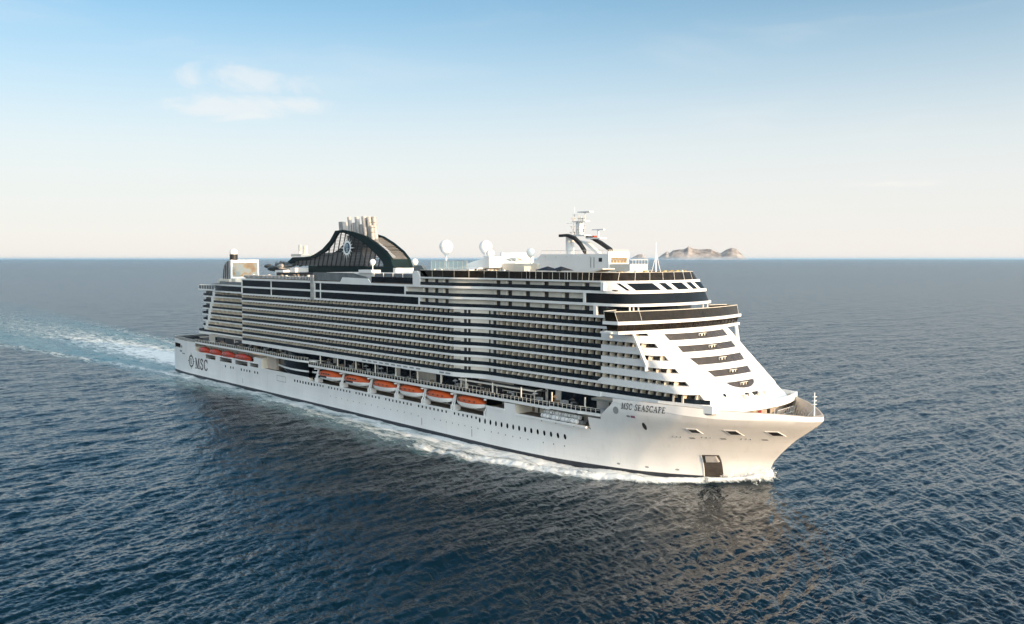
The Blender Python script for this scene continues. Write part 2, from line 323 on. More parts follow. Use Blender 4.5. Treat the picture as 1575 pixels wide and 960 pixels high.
bp = N(t, 'ShaderNodeBump', ins={'Strength': .8, 'Distance': .5}); L(math_('MULTIPLY', fmask, fn), bp.inputs['Height']); L(nv.outputs[0], bp.inputs['Normal'])
L(bp.outputs[0], p.inputs['Normal'])

# ------------------------------------------------------------------ islands on the horizon
def island(name, prof, dist, pxc, depth, seed):
    # prof: (px, height px) in a 1575 px wide picture, turned into metres at its distance
    g = np.random.default_rng(seed); k = dist / 1400.
    az = yaw - math.atan((pxc - 787.5) / 1400.)
    cx, cy = CAM[0] + dist * math.cos(az), CAM[1] + dist * math.sin(az); r = (math.sin(az), -math.cos(az)); d = (math.cos(az), math.sin(az))
    xs = np.linspace(prof[0][0], prof[-1][0], 150); nd = 44; mb = MB(); vs = []
    for v in range(nd + 1):
        w = v / nd * 2 - 1
        for x in xs:
            h = I(x, [q[0] for q in prof], [q[1] for q in prof]) * k
            sh = max(0, 1 - abs(w) ** 1.7); X = (x - pxc) * k
            rg = sum(math.sin(X / (dist / 9000.) * f + w * 9 * f2 + ph) * am for f, f2, ph, am in ((.021, 1, 1, .10), (.047, 2.3, 2, .07), (.11, 4, .5, .05), (.23, 7, 3, .035))) + g.normal() * .018
            z = h * sh ** .8 * (1 + rg * (1 - sh * .55)) - 12 * (1 - sh) - 6
            vs.append((cx + r[0] * X + d[0] * w * depth, cy + r[1] * X + d[1] * w * depth, z))
    n = len(xs); mb.add(vs, [(v * n + i, v * n + i + 1, (v + 1) * n + i + 1, (v + 1) * n + i) for v in range(nd) for i in range(n - 1)])
    return tag(mb.build(name, M_isl, smooth=50), kind='structure')
M_isl = mat('island_rock_and_scrub', (.34, .30, .275), .9, var=.6, scale=.0022, bump=0)
tI = M_isl.node_tree
island("island", [(1006, 0), (1012, 1), (1020, 8), (1027, 12), (1031, 9.5), (1036, 13), (1045, 15), (1053, 16), (1059, 20), (1066, 16.5), (1075, 14.5), (1084, 15), (1092, 16), (1099, 12), (1107, 10), (1115, 15), (1122, 17), (1129, 15.5), (1136, 9), (1142, 3), (1147, 0)], 46000., 1076, 1600., 1)
island("islet", [(968, 0), (974, 4), (981, 7.5), (988, 8), (992, 5), (997, 1), (1000, 0)], 50000., 985, 700., 2)
# thin moist air over the sea
hb = MB().box(-90000, 90000, -90000, 90000, -6, 80)
mh = bpy.data.materials.new('sea_haze'); mh.use_nodes = True; th_ = mh.node_tree; th_.nodes.remove(th_.nodes['Principled BSDF'])
pv = N(th_, 'ShaderNodeVolumePrincipled', ins={'Color': (.46, .75, 1, 1), 'Density': 1.7e-5, 'Anisotropy': .2}); th_.links.new(pv.outputs[0], th_.nodes['Material Output'].inputs['Volume'])
tag(hb.build('haze', mh), kind='stuff')

# ================================================================== the cruise ship
ship = empty('cruise_ship', (0, 0, 0))
tag(ship, 'large white cruise ship with dark green louvred funnel and rows of balconies under way', 'cruise ship')
def part(mb, name, m, parent=ship, smooth=None, label=None, kind=None):
    o = mb.build(name, M[m] if isinstance(m, str) else m, parent, smooth)
    return tag(o, label, kind=kind)

# ---- hull
fixed = [17, 17.3, 18.5, 21, 24, 27.5, 31.5, 36, 41, 46, 52, 57, 62, 67, 71.5, 77, 83, 86.5, 92, 97.5, 100, 103, 107, 110, 118, 128, 138, 147, 160, 172, 185, 198, 210, 222, 234, 246, 250, 253.5, 258, 264, 270, 276, 280, 284, 288]
zrow = [1.0, 2.5, 4.2, 6, 7.4, 8.4, 9.2, 9.5, 10.9, 11.3, 11.5, 12.4, 13.35]
holes = [(46, 103, 11.3, 13.35), (57, 67, 9.2, 10.9), (71.5, 83, 9.2, 10.9), (86.5, 97.5, 9.2, 10.9), (100, 107, 9.5, 10.9), (110, 147, 9.5, 13.35),
         (147, 246, 8.4, 13.35), (246, 253.5, 11.5, 13.35), (258, 284, 10.9, 13.35), (18.5, 27.5, 11.5, 13.35)]
def in_hole(x, z): return any(a < x < b and c < z < d for a, b, c, d in holes)
def mirror_(h): return h + [(x, -y) for x, y in h[::-1] if abs(y) > 1e-6]
hull = MB()
for sgn in (1, -1):
    q = lambda x, z: (x, -sgn * float(HB(x, z)), z)
    for i in range(len(fixed) - 1):
        xa, xb = fixed[i], fixed[i + 1]
        for j in range(len(zrow) - 1):
            za, zb = zrow[j], zrow[j + 1]
            if in_hole((xa + xb) / 2, (za + zb) / 2): continue
            hull.quad(q(xa, za), q(xb, za), q(xb, zb), q(xa, zb))
        if xb <= 46: hull.quad(q(xa, 13.35), q(xb, 13.35), q(xb, 15.2), q(xa, 15.2))
# transom
hull.poly([(17, -float(HB(17, z)), z) for z in zrow + [15.2]] + [(17, float(HB(17, z)), z) for z in (zrow + [15.2])[::-1]])
# fore body
xt = list(np.linspace(288, 318, 26)) + [319.4, 320.8, 322, 323.2, 324.4, 325.6, 326.8, 328, 329, 330, 331, 331.8, 332.5, 333.1, 333.5, 333.8, 333.95, 334]
def fore(xtop, u, sgn=1, inset=0.):      # u in 0..1 from z=1 to the knuckle, 1..2 up to the rail
    zk = float(ZT(xtop) - KH(xtop)); zt = float(ZT(xtop))
    z = 1 + (zk - 1) * u if u <= 1 else zk + (zt - zk) * (u - 1)
    w = np.clip((xtop - 292) / 42, 0, 1); w = w * w * (3 - 2 * w)
    x = xtop - (334 - float(XS(min(z, 16.9)))) * w
    if u > 1: x = xtop - (334 - float(XS(min(zk, 16.9)))) * w
    x = max(x, 288 + 4.2 * min(1, max(0, (z - 14.2) / 3.6)) if xtop < 294 else x)
    zz = min(z, zk); b = 0 if xtop >= 334 else float(HB(x, zz))
    if u > 1: b *= 1.004
    return (x, -sgn * max(0, b - inset), z)
us = [i / 15 for i in range(16)] + [1.04, 1.5, 2.0]
door_u, door_x = (.30, .74), (311.2, 315.7)
for sgn in (1, -1):
    g = [[fore(x, u, sgn) for u in us] for x in xt]
    for i in range(len(xt) - 1):
        for j in range(len(us) - 1): hull.quad(g[i][j], g[i + 1][j], g[i + 1][j + 1], g[i][j + 1])
hull_o = part(hull, 'hull', 'hullw', smooth=22)
bm_ = MB()
for sgn in (1, -1):
    P = lambda x, z: (x, -sgn * float(HB(x, z)), z)
    for xa, xb in zip(fixed[:-1], fixed[1:]):
        bm_.quad(P(xa, -2.5), P(xb, -2.5), P(xb, 1.0), P(xa, 1.0))
    for xa, xb in zip(xt[:-1], xt[1:]):
        def pf(x, z):
            w = np.clip((x - 292) / 42, 0, 1); w = w * w * (3 - 2 * w); xx = x - (334 - float(XS(z))) * w
            return (xx, -sgn * (0 if x >= 334 else float(HB(xx, z))), z)
        bm_.quad(pf(xa, -2.5), pf(xb, -2.5), pf(xb, 1.0), pf(xa, 1.0))
bm_.poly([(17, -float(HB(17, -2)), -2.5), (17, -float(HB(17, 0)), 1.0), (17, float(HB(17, 0)), 1.0), (17, float(HB(17, -2)), -2.5)])
part(bm_, 'boot_stripe', 'boot', hull_o, 30)
# inside faces and rail of the bow bulwark, frames, foredeck
bw = MB(); FD = 14.4
for sgn in (1, -1):
    xr = [x for x in xt if x >= 300 and x < 333.9]
    for xa, xb in zip(xr[:-1], xr[1:]):
        A, B = fore(xa, 2, sgn), fore(xb, 2, sgn); Ai, Bi = fore(xa, 2, sgn, .45), fore(xb, 2, sgn, .45)
        if xb > 332.6: bw.quad((A[0], A[1], A[2] + .05), (B[0], B[1], B[2] + .05), (B[0], -B[1], B[2] + .05), (A[0], -A[1], A[2] + .05)); continue
        lowp = lambda x: (x - .0, -sgn * max(.05, float(HB(x, FD)) - .5), FD)
        Al, Bl = lowp(Ai[0]), lowp(Bi[0])
        up = lambda p, d=.06: (p[0], p[1], p[2] + d)
        bw.quad(up(A), up(B), up(Bi), up(Ai)); bw.quad(Ai, Bi, Bl, Al)
part(bw, 'bulwark_lining', 'rib', hull_o, 30)
for sgn in (1, -1):
    for x in np.arange(303.5, 332, 1.25):
        A = fore(x, 2, sgn, .45); s = 1 if A[1] > 0 else -1; d = .55
        if abs(A[1]) < 2.6 or x > 329: continue
        yl = s * (float(HB(x, FD)) - .55)
        rb = MB().loft([[(x - .07, A[1], A[2] - .08), (x + .07, A[1], A[2] - .08), (x + .07, A[1] - s * .12, A[2] - .08), (x - .07, A[1] - s * .12, A[2] - .08)],
                        [(x - .07, yl, FD), (x + .07, yl, FD), (x + .07, yl - s * d, FD), (x - .07, yl - s * d, FD)]])
        if sgn == -1: part(rb, 'bulwark_frame', 'rib', hull_o)
fpl = [(x, -max(.1, float(HB(x, FD - .5)) - .35)) for x in np.linspace(296, 330.2, 24)]
fd = MB().prism(mirror_(fpl), FD - .5, FD)
part(fd, 'foredeck', 'teak')
sd_ = MB().prism([(285, -23.0), (300, -21.8), (309, -19.3), (309, 19.3), (300, 21.8), (285, 23.0)], 17.6, 18.1)
part(sd_, 'side_deck', 'gdeck')
# recesses in the hull side
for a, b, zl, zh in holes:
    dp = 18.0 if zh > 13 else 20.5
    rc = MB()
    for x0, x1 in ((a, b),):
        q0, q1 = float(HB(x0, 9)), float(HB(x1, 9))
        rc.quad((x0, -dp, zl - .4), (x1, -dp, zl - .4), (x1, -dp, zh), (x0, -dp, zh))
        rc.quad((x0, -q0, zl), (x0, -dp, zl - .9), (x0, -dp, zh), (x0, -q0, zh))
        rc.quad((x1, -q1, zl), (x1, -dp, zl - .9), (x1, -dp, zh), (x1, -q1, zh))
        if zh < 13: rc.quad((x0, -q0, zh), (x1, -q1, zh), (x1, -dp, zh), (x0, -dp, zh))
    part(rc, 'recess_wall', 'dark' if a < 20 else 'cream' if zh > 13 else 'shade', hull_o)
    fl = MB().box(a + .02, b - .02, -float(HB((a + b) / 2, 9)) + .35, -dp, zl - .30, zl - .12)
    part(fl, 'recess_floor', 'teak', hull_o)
    if zh > 13 and a > 20:
        sl_ = MB().box(a + .01, b - .01, -23.95, -23.35, zl - .35, zl + .10); part(sl_, 'recess_sill', 'white', hull_o)
# dark plant and openings inside the recesses
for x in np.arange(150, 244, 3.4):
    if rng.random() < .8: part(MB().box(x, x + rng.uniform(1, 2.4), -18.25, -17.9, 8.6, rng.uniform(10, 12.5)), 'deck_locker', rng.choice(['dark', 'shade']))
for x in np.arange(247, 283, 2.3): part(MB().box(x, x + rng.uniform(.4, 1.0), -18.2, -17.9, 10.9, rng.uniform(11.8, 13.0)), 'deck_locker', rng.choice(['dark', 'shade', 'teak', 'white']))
for x, y in ((52, -22.2), (62, -22.3), (75, -22.2), (90, -22.3), (103, -22)):
    pass
# portholes
def hull_disc(x, z, rx, rz, off=.04, n=12, ring=0):
    mb = MB(); mb.poly([hp(x + rx * math.cos(a), z + rz * math.sin(a), off) for a in [2 * math.pi * k / n for k in range(n)]]); return mb
for x in list(np.linspace(243.1, 275.6, 15)): part(hull_disc(x, 7.12, .40, .72), 'porthole', 'glass', hull_o)
for i, x in enumerate(np.linspace(153, 241.5, 46)):
    if i % 9 in (3,): continue
    part(MB().poly([hp(x - .3, 7.2, .04), hp(x + .3, 7.2, .04), hp(x + .3, 7.9, .04), hp(x - .3, 7.9, .04)]), 'porthole', 'glass', hull_o)
for x in list(np.arange(136.5, 152, 2.05)) + [77, 82, 84.4, 92, 94.5, 97, 99.5, 104, 106.4]:
    part(MB().poly([hp(x - .42, 7.0, .04), hp(x + .42, 7.0, .04), hp(x + .42, 7.9, .04), hp(x - .42, 7.9, .04)]), 'porthole', 'glass', hull_o)
for x in list(np.arange(162, 215, 3.7)) + list(np.arange(222, 263, 2.9)) + [268, 271.5, 275]:
    part(hull_disc(x, 4.6 + rng.uniform(-.1, .1), .2, .22), 'scupper', 'shade', hull_o)
for x in (268, 273, 279, 284): part(hull_disc(x, 10.4, .2, .3), 'scupper', 'shade', hull_o)
for x in (290, 297, 303.5): part(hull_disc(x, 2.1, .45, .25), 'scupper', 'shade', hull_o)
part(hull_disc(299.9, 12.9, .5, .95, .12), 'mooring_port', 'dark', hull_o)
for (x0, x1, z0, z1) in ((309.9, 311.6, 12.35, 13.2), (317.0, 318.8, 12.3, 13.25), (323.9, 325.6, 12.25, 13.2)):
    fr = MB(); sh_ = .45
    o_ = [(x0 - .3, z1 + .2), (x1 + .1, z1 + .2), (x1 + sh_ + .3, z0 - .2), (x0 + sh_ - .1, z0 - .2)]; i_ = [(x0, z1), (x1, z1), (x1 + sh_, z0), (x0 + sh_, z0)]
    for k in range(4):
        fr.quad(hp(*o_[k], .24), hp(*o_[(k + 1) % 4], .24), hp(*i_[(k + 1) % 4], .22), hp(*i_[k], .22))
        fr.quad(hp(*o_[k], .24), hp(*o_[(k + 1) % 4], .24), hp(*o_[(k + 1) % 4], -.05), hp(*o_[k], -.05))
    mo = part(fr, 'mooring_port', 'hullw', hull_o)
    part(MB().poly([hp(*p_, .16) for p_ in i_]), 'mooring_hole', 'dark', hull_o)
for x0, z in ((309.0, 11.0), (314.8, 11.2), (321.8, 11.2)):
    part(MB().poly([hp(x0, z, .14), hp(x0 + 1.0, z, .14), hp(x0 + 1.1, z - .35, .14), hp(x0 + .1, z - .35, .14)]), 'mooring_slot', 'shade', hull_o)
    ln = MB(); 
    for k in range(3): ln.box(x0 - 3.4 + k * .8, x0 - 3.2 + k * .8, -float(HB(x0 - 3.3 + k * .8, z)) - .12, -float(HB(x0 - 3.3 + k * .8, z)) + .1, z - .2, z + .3)
    part(ln, 'fairlead', 'shade', hull_o)
# big shell door low on the bow
def on_fore(pts, off):
    return [hp(x, z, off) for x, z in pts]
dr_o = [(309.3, 6.35), (312.6, 6.5), (312.15, .35), (308.75, .8)]
def inter(a, b, k): return (a[0] + (b[0] - a[0]) * k, a[1] + (b[1] - a[1]) * k)
dd = MB(); nS = 8
for k in range(nS):
    l0, l1 = inter(dr_o[0], dr_o[3], k / nS), inter(dr_o[0], dr_o[3], (k + 1) / nS); r0, r1 = inter(dr_o[1], dr_o[2], k / nS), inter(dr_o[1], dr_o[2], (k + 1) / nS)
    for h in range(4): dd.quad(hp(*inter(l0, r0, h / 4), .13), hp(*inter(l0, r0, (h + 1) / 4), .13), hp(*inter(l1, r1, (h + 1) / 4), .13), hp(*inter(l1, r1, h / 4), .13))
door = part(dd, 'anchor_pocket', 'brown', hull_o, label='dark square anchor pocket low on the bow')
fr = MB()
for k in range(nS):
    for A, B, w in ((dr_o[0], dr_o[3], -.16),):
        a0, a1 = inter(A, B, k / nS), inter(A, B, (k + 1) / nS)
        fr.loft([[hp(a0[0], a0[1], 0), hp(a0[0], a0[1], .25), hp(a0[0] + w, a0[1], .22), hp(a0[0] + w, a0[1], 0)], [hp(a1[0], a1[1], 0), hp(a1[0], a1[1], .25), hp(a1[0] + w, a1[1], .22), hp(a1[0] + w, a1[1], 0)]])
part(fr, 'pocket_frame', 'hullw', hull_o)
an = MB(); an.loft([[hp(310.1, 6.1, .1), hp(310.1, 6.1, .5), hp(310.0, 4.6, .9), hp(309.9, 4.6, .1)], [hp(312.0, 6.2, .1), hp(312.0, 6.2, .5), hp(312.2, 4.7, .9), hp(312.2, 4.7, .1)]])
part(an, 'anchor', 'steel', hull_o)
# seams, small plates and draught marks
for x in (214.5, 257.5, 277): part(MB().poly([hp(x, 1.4, .035), hp(x + .12, 1.4, .035), hp(x + .12, 6.2, .035), hp(x, 6.2, .035)]), 'fender_strip', 'white', hull_o)
for x in (215.5, 239.5, 93): part(MB().poly([hp(x, 2.0, .05), hp(x + .18, 2.0, .05), hp(x + .18, 4.1, .05), hp(x, 4.1, .05)]), 'draught_mark', 'black', hull_o)
for a, b in ((122.5, 129.5),):
    fr = MB()
    for (x0, x1, z0, z1) in ((a, b, 6.0, 6.15), (a, b, 8.0, 8.15), (a, a + .2, 6, 8.1), (b, b + .2, 6, 8.1)): fr.poly([hp(x0, z0, .05), hp(x1, z0, .05), hp(x1, z1, .05), hp(x0, z1, .05)])
    part(fr, 'shell_door', 'shade', hull_o)
part(hull_disc(296.4, 15.05, .55, .28, .05), 'thruster_mark', 'shade', hull_o); part(MB().poly([hp(297.1, 14.75, .05), hp(298.3, 14.75, .05), hp(298.3, 15.3, .05), hp(297.1, 15.3, .05)]), 'thruster_mark', 'purple', hull_o)
part(hull_disc(293.0, 16.1, .8, .9, .05), 'hull_boss', 'shade', hull_o)

part(MB().lathe((0, 0, 0), [(.55, -.1), (.7, 0), (.55, .1)], 14), 'stern_fairlead', 'shade', hull_o)
fp_ = [o for o in COL.objects if o.name == 'stern_fairlead'][0]; fp_.location = (29.3, -23.35, 12.2); fp_.rotation_euler = (R_(90), 0, 0)
# ---- lettering
GL = {'M': (1.0, [([(.15, 0), (.15, 1)], .05), ([(.17, 1), (.48, .02)], .13), ([(.48, .02), (.80, 1)], .045), ([(.83, 0), (.83, 1)], .13), ([(0, .03), (.3, .03)], .06), ([(.66, .03), (1, .03)], .06), ([(0, .97), (.2, .97)], .06), ([(.78, .97), (1, .97)], .06)]),
      'E': (.72, [([(.2, 0), (.2, 1)], .14), ([(.04, .03), (.66, .03)], .06), ([(.04, .97), (.64, .97)], .06), ([(.2, .52), (.5, .52)], .06), ([(.66, 0), (.66, .22)], .06), ([(.63, 1), (.63, .80)], .06), ([(.5, .64), (.5, .4)], .05)]),
      'A': (.9, [([(.14, 0), (.43, 1)], .05), ([(.43, 1), (.76, 0)], .14), ([(.22, .33), (.66, .33)], .05), ([(0, .03), (.28, .03)], .06), ([(.6, .03), (.9, .03)], .06)]),
      'P': (.72, [([(.2, 0), (.2, 1)], .14), ([(.04, .03), (.38, .03)], .06), ([(.04, .97), (.4, .97), (.58, .88), (.62, .74), (.57, .6), (.42, .5), (.2, .49)], .09)]),
      'S': (.66, [([(.58, .74), (.52, .9), (.36, .98), (.2, .95), (.12, .82), (.14, .68), (.3, .56), (.46, .47), (.57, .34), (.56, .17), (.42, .04), (.26, .02), (.12, .1), (.07, .28)], .11), ([(.58, .72), (.58, .99)], .04), ([(.07, .28), (.07, .01)], .04)]),
      'C': (.84, [([(.76, .76), (.68, .9), (.5, .98), (.3, .93), (.17, .77), (.12, .5), (.17, .24), (.3, .07), (.5, .02), (.68, .09), (.78, .24)], .11), ([(.77, .7), (.77, .99)], .045)]), ' ': (.45, [])}
def ribbon(mb, pts, w, f):
    L_, R2 = [], []
    for i, (x, y) in enumerate(pts):
        a = pts[max(0, i - 1)]; b = pts[min(len(pts) - 1, i + 1)]; dx, dy = b[0] - a[0], b[1] - a[1]; l = math.hypot(dx, dy) or 1
        L_.append((x - dy / l * w / 2, y + dx / l * w / 2)); R2.append((x + dy / l * w / 2, y - dx / l * w / 2))
    for i in range(len(pts) - 1): mb.quad(f(*L_[i]), f(*R2[i]), f(*R2[i + 1]), f(*L_[i + 1]))
def write(text, f, gap=.10, heavy=1.15):            # f maps (u, v) in cap heights to the surface
    mb = MB(); u = 0
    for ch in text:
        wd, st = GL[ch]
        for k, (pts, w) in enumerate(st): ribbon(mb, pts, w * heavy + .015, lambda x, y, u=u: f(u + x, y))
        u += wd + gap
    return mb, u
_, tw = write("MSC SEASCAPE", lambda u, v: (0, 0, 0))
_, t1_ = write("MSC ", lambda u, v: (0, 0, 0))
for word, u0 in (("MSC", 0), ("SEASCAPE", t1_)):
    mb, _ = write(word, lambda u, v: hp(294.6 + (u0 + u + v * .22) * 11.6 / tw, 16.70 + v * 1.42, .14))
    part(mb, 'name_lettering', 'black', hull_o)
_, tw = write("MSC", lambda u, v: (0, 0, 0))
mb, _ = write("MSC", lambda u, v: hp(45.6 + u * 13.9 / tw, 3.8 + v * 4.6, .08))
part(mb, 'line_lettering', 'black', hull_o)
def star(f, R1, R0, rays=16, long_=(0, 4, 8, 12)):
    mb = MB()
    for k in range(rays):
        a = 2 * math.pi * k / rays; rt = R1 if k in long_ else R1 * .78; da = math.pi / rays * .62
        mb.poly([f(R0 * math.cos(a - da), R0 * math.sin(a - da)), f(rt * math.cos(a), rt * math.sin(a)), f(R0 * math.cos(a + da), R0 * math.sin(a + da))])
    return mb
def ringp(f, ra, rb, n=28):
    mb = MB()
    for k in range(n):
        a, b = 2 * math.pi * k / n, 2 * math.pi * (k + 1) / n
        mb.quad(f(ra * math.cos(a), ra * math.sin(a)), f(ra * math.cos(b), ra * math.sin(b)), f(rb * math.cos(b), rb * math.sin(b)), f(rb * math.cos(a), rb * math.sin(a)))
    return mb
def lowletters(f, s):                    # small m over sc inside the ring
    mb = MB()
    for pts in ([(-.55, .05), (-.55, .55)], [(-.55, .45), (-.3, .58), (-.2, .45), (-.2, .05)], [(-.2, .45), (.05, .58), (.18, .45), (.18, .05)],
                [(-.05, -.1), (-.35, -.1), (-.38, -.3), (-.1, -.34), (-.08, -.58), (-.42, -.58)], [(.42, -.12), (.12, -.14), (.06, -.35), (.14, -.56), (.44, -.58)]):
        ribbon(mb, [(x * s, y * s) for x, y in pts], .13 * s, f)
    return mb
fe = lambda u, v: hp(41.3 + u, 6.6 + v, .06)
mb = star(fe, 3.9, 2.5); mb2 = ringp(fe, 2.0, 2.6); mb.add(mb2.v, mb2.f); mb2 = lowletters(fe, 1.9); mb.add(mb2.v, mb2.f)
part(mb, 'compass_emblem', 'black', hull_o)
part(MB().poly([hp(30.0, 9.0, .05), hp(33.6, 9.0, .05), hp(33.6, 9.5, .05), hp(30, 9.5, .05)]), 'mooring_slot', 'shade', hull_o)
part(MB().poly([hp(26.5, 9.7, .05), hp(29.6, 9.7, .05), hp(29.6, 10.5, .05), hp(26.5, 10.5, .05)]), 'mooring_slot', 'shade', hull_o)

# ---- promenade deck
FURN = {}
def furniture(mb, m):
    q = FURN.setdefault(m, MB()); q.add(mb.v, mb.f)
PZ = 14.15
near = [(46, -23.9), (112, -23.9)]
def sm(a, b, x): t_ = min(1, max(0, (x - a) / (b - a))); return t_ * t_ * (3 - 2 * t_)
seg = [(46, 112, 15.6), (112, 147, 15.55), (147, 253, 14.3), (253, 271, 14.35), (271, 288, 14.6)]
def slab_y(x): return -23.9 - (.9 * sm(112, 124, x) * (1 - sm(140, 147, x)))
for k, (a, b, zt) in enumerate(seg):
    xs = list(np.linspace(a, b, 14)); pts = [(x, slab_y(x) if x < 282 else -float(HB(x, 14)) - .08) for x in xs]
    o = part(MB().prism(pts + [(b, -15), (a, -15)], zt - .72, zt), 'promenade_deck', 'white')
    # railing: wires and stanchions, glass below
    rl = MB(); gl = MB()
    for i in range(len(pts) - 1):
        for h in (1.15, .75):
            rl.tube([(*pts[i], zt + h), (*pts[i + 1], zt + h)], .045 if h > 1 else .03, 5)
    st = 1.55 if a > 140 else 1.7
    for x in np.arange(a + .2, b, st):
        y = np.interp(x, xs, [p_[1] for p_ in pts]); rl.box(x - .05, x + .05, y - .05, y + .05, zt, zt + 1.2)
    part(rl, 'promenade_railing', 'cream', o)
    gl.wall([(x, y + .1) for x, y in pts], zt + .02, zt + 1.05, .03); part(gl, 'railing_glass', 'rail', o)
part(MB().prism([(17.2, -21.8), (30, -23.1), (46, -23.8), (46, 23.8), (30, 23.1), (17.2, 21.8)], 14.3, 14.6), 'aft_deck', 'teak')
sr = MB()
part(MB().wall([(17.35, 21.5), (17.35, -21.5), (46, -23.6)], 15.22, 16.25, .05), 'stern_windbreak', 'grey')
for p0, p1 in (((17.3, -21.7), (46, -23.85)), ((17.3, -21.7), (17.3, 21.7))):
    sr.tube([(*p0, 16.3), (*p1, 16.3)], .05, 5)
    for k in range(20): x, y = p0[0] + (p1[0] - p0[0]) * k / 19, p0[1] + (p1[1] - p0[1]) * k / 19; sr.box(x - .04, x + .04, y - .04, y + .04, 15.1, 16.3)
part(sr, 'stern_railing', 'white')
# clutter on the aft terrace: tables, parasols folded, sofas
cl = MB()
for k in range(60):
    x = rng.uniform(20, 48); y = rng.uniform(-21, -17) if x > 24 else rng.uniform(-20, -10); cl.box(x, x + rng.uniform(.5, 1.6), y, y + rng.uniform(.5, 1.2), 14.6, 14.6 + rng.uniform(.6, 1.6))
furniture(cl, 'dark')
# deckhouse wall behind the promenade, its windows and doors
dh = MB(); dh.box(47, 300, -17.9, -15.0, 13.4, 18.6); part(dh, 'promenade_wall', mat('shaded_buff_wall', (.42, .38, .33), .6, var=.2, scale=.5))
x = 50.
while x < 280:
    if 120 < x < 149: x = 149
    w = rng.choice([3.2, 5.5, 9.0, 13.0]); w = min(w, 284 - x)
    zb, ztp = (15.7, 17.9) if x < 147 else (14.4, 17.6)
    if rng.random() < .88: part(MB().box(x, x + w - .5, -18.02, -17.8, zb, ztp), 'promenade_window', 'glass')
    x += w + rng.choice([.2, .6, 1.8])
part(MB().box(288.2, 290.6, -20.2, -17.0, 14.7, 17.2), 'promenade_door', mat('dark_red_door', (.06, .012, .01), .5))
for x0_, x1_ in ((56, 63), (64, 72.5), (74, 84)): part(MB().box(x0_, x1_, -18.1, -17.85, 15.65, 18.0), 'promenade_window', 'dark')
for k in range(90):       # furniture and fittings along the promenade
    x = rng.uniform(56, 282); z0 = 15.6 if x < 147 else 14.4
    if 122 < x < 147: continue
    t_ = MB(); t_.box(x, x + rng.uniform(.5, 2.0), -20.8, -19.9, z0, z0 + rng.uniform(.7, 1.5))
    if rng.random() < .4: t_.tube([(x, -21, z0), (x, -21, z0 + 2.3)], .06, 5); t_.lathe((x, -21, z0 + 2.0), [(.9, 0), (.1, .5), (0.02, .6)], 8)
    furniture(t_, rng.choice(['dark', 'dark', 'teak', 'shade']))
for x in np.arange(152, 300, 11.8): part(MB().box(x, x + .28, -22.2, -21.9, 14.4, 17.8), 'promenade_pillar', 'cream')
for x in list(np.arange(180, 214, 3.4)) + [222.5, 225.5]: part(MB().box(x, x + 2.2, -22.31, -22.2, 18.35, 18.75), 'fascia_vent', 'shade')
# curved glass lounges bulging amidships (two storeys), canopy above
def bulge(x): return -20.0 - 3.4 * math.sin(math.pi * min(1, max(0, (x - 116) / 40)))
xs = list(np.linspace(117.5, 152.5, 20)); cv = [(x, bulge(x)) for x in xs]
part(MB().prism(cv + [(152.5, -18.0), (117.5, -18.0)], 8.7, 11.15), 'lounge_window', 'glass', smooth=30)
part(MB().prism([(x, y - .25) for x, y in cv] + [(152.5, -18.0), (117.3, -18.0)], 11.16, 11.75), 'lounge_band', 'white', smooth=30)
part(MB().prism(cv + [(152.5, -18.0), (117.5, -18.0)], 11.76, 14.75), 'lounge_window', 'glass', smooth=30)
xs = list(np.linspace(118, 152, 18)); cv = [(x, -18.6 - 3.4 * math.sin(math.pi * (x - 116) / 38)) for x in xs]
part(MB().prism(cv + [(152, -17.9), (118, -17.9)], 17.55, 18.0), 'lounge_roof', 'white', smooth=30)
part(MB().prism([(x, y + .5) for x, y in cv[1:-1]] + [(149, -17.95), (119.6, -17.95)], 15.6, 17.54), 'lounge_window', 'glass', smooth=30)
part(MB().box(110.1, 117.2, -21.3, -17.9, 8.6, 14.8), 'stair_casing', 'rib')
xs = list(np.linspace(194, 216, 12)); cv = [(x, -18.2 - 2.2 * math.sin(math.pi * (x - 192) / 26)) for x in xs]
part(MB().prism(cv + [(216, -17.9), (194, -17.9)], 17.35, 17.75), 'lounge_roof', 'white', smooth=30)
# dark pergola with white edges
pg = MB().prism([(230.5, -21.0), (262.5, -21.0), (264, -18.4), (264, -14), (230.5, -14)], 16.95, 17.2); po = part(pg, 'pergola_roof', 'dark')
ed = MB().box(230.3, 262.7, -21.2, -21.0, 16.9, 17.3).box(262.5, 262.75, -21.2, -18.4, 16.9, 17.3)
for x in (231, 234, 247, 262.3): ed.box(x, x + .25, -21.1, -20.85, 14.35, 16.95)
for x in np.arange(232, 262, 1.9): ed.box(x, x + .1, -20.6, -20.5, 14.35, 15.75)
ed.box(231, 241, -20.65, -20.5, 15.7, 15.8).box(249, 262, -20.65, -20.5, 15.9, 16.0)
part(ed, 'pergola_frame', 'cream', po)
part(MB().box(231, 262, -18.2, -17.85, 14.4, 16.9), 'promenade_window', 'dark')
# davits between the boats
boat_x = [(152, 168.0), (169.2, 185.2), (187, 201), (202, 215.2), (216.4, 229.6), (231.2, 244.4)]
dvx = [151.6] + [(boat_x[i][1] + boat_x[i + 1][0]) / 2 for i in range(5)] + [245.4]
for x in dvx:
    d = MB(); d.box(x - .9, x - .25, -23.6, -21.3, 7.5, 9.8).box(x + .25, x + .9, -23.6, -21.3, 7.5, 9.8)
    d.tube([(x - .5, -23.3, 9.7), (x - .2, -22.2, 13.5)], .22, 6).tube([(x + .5, -23.3, 9.7), (x + .2, -22.2, 13.5)], .22, 6).box(x - .35, x + .35, -24.0, -20, 12.9, 13.3)
    part(d, 'davit', 'white')

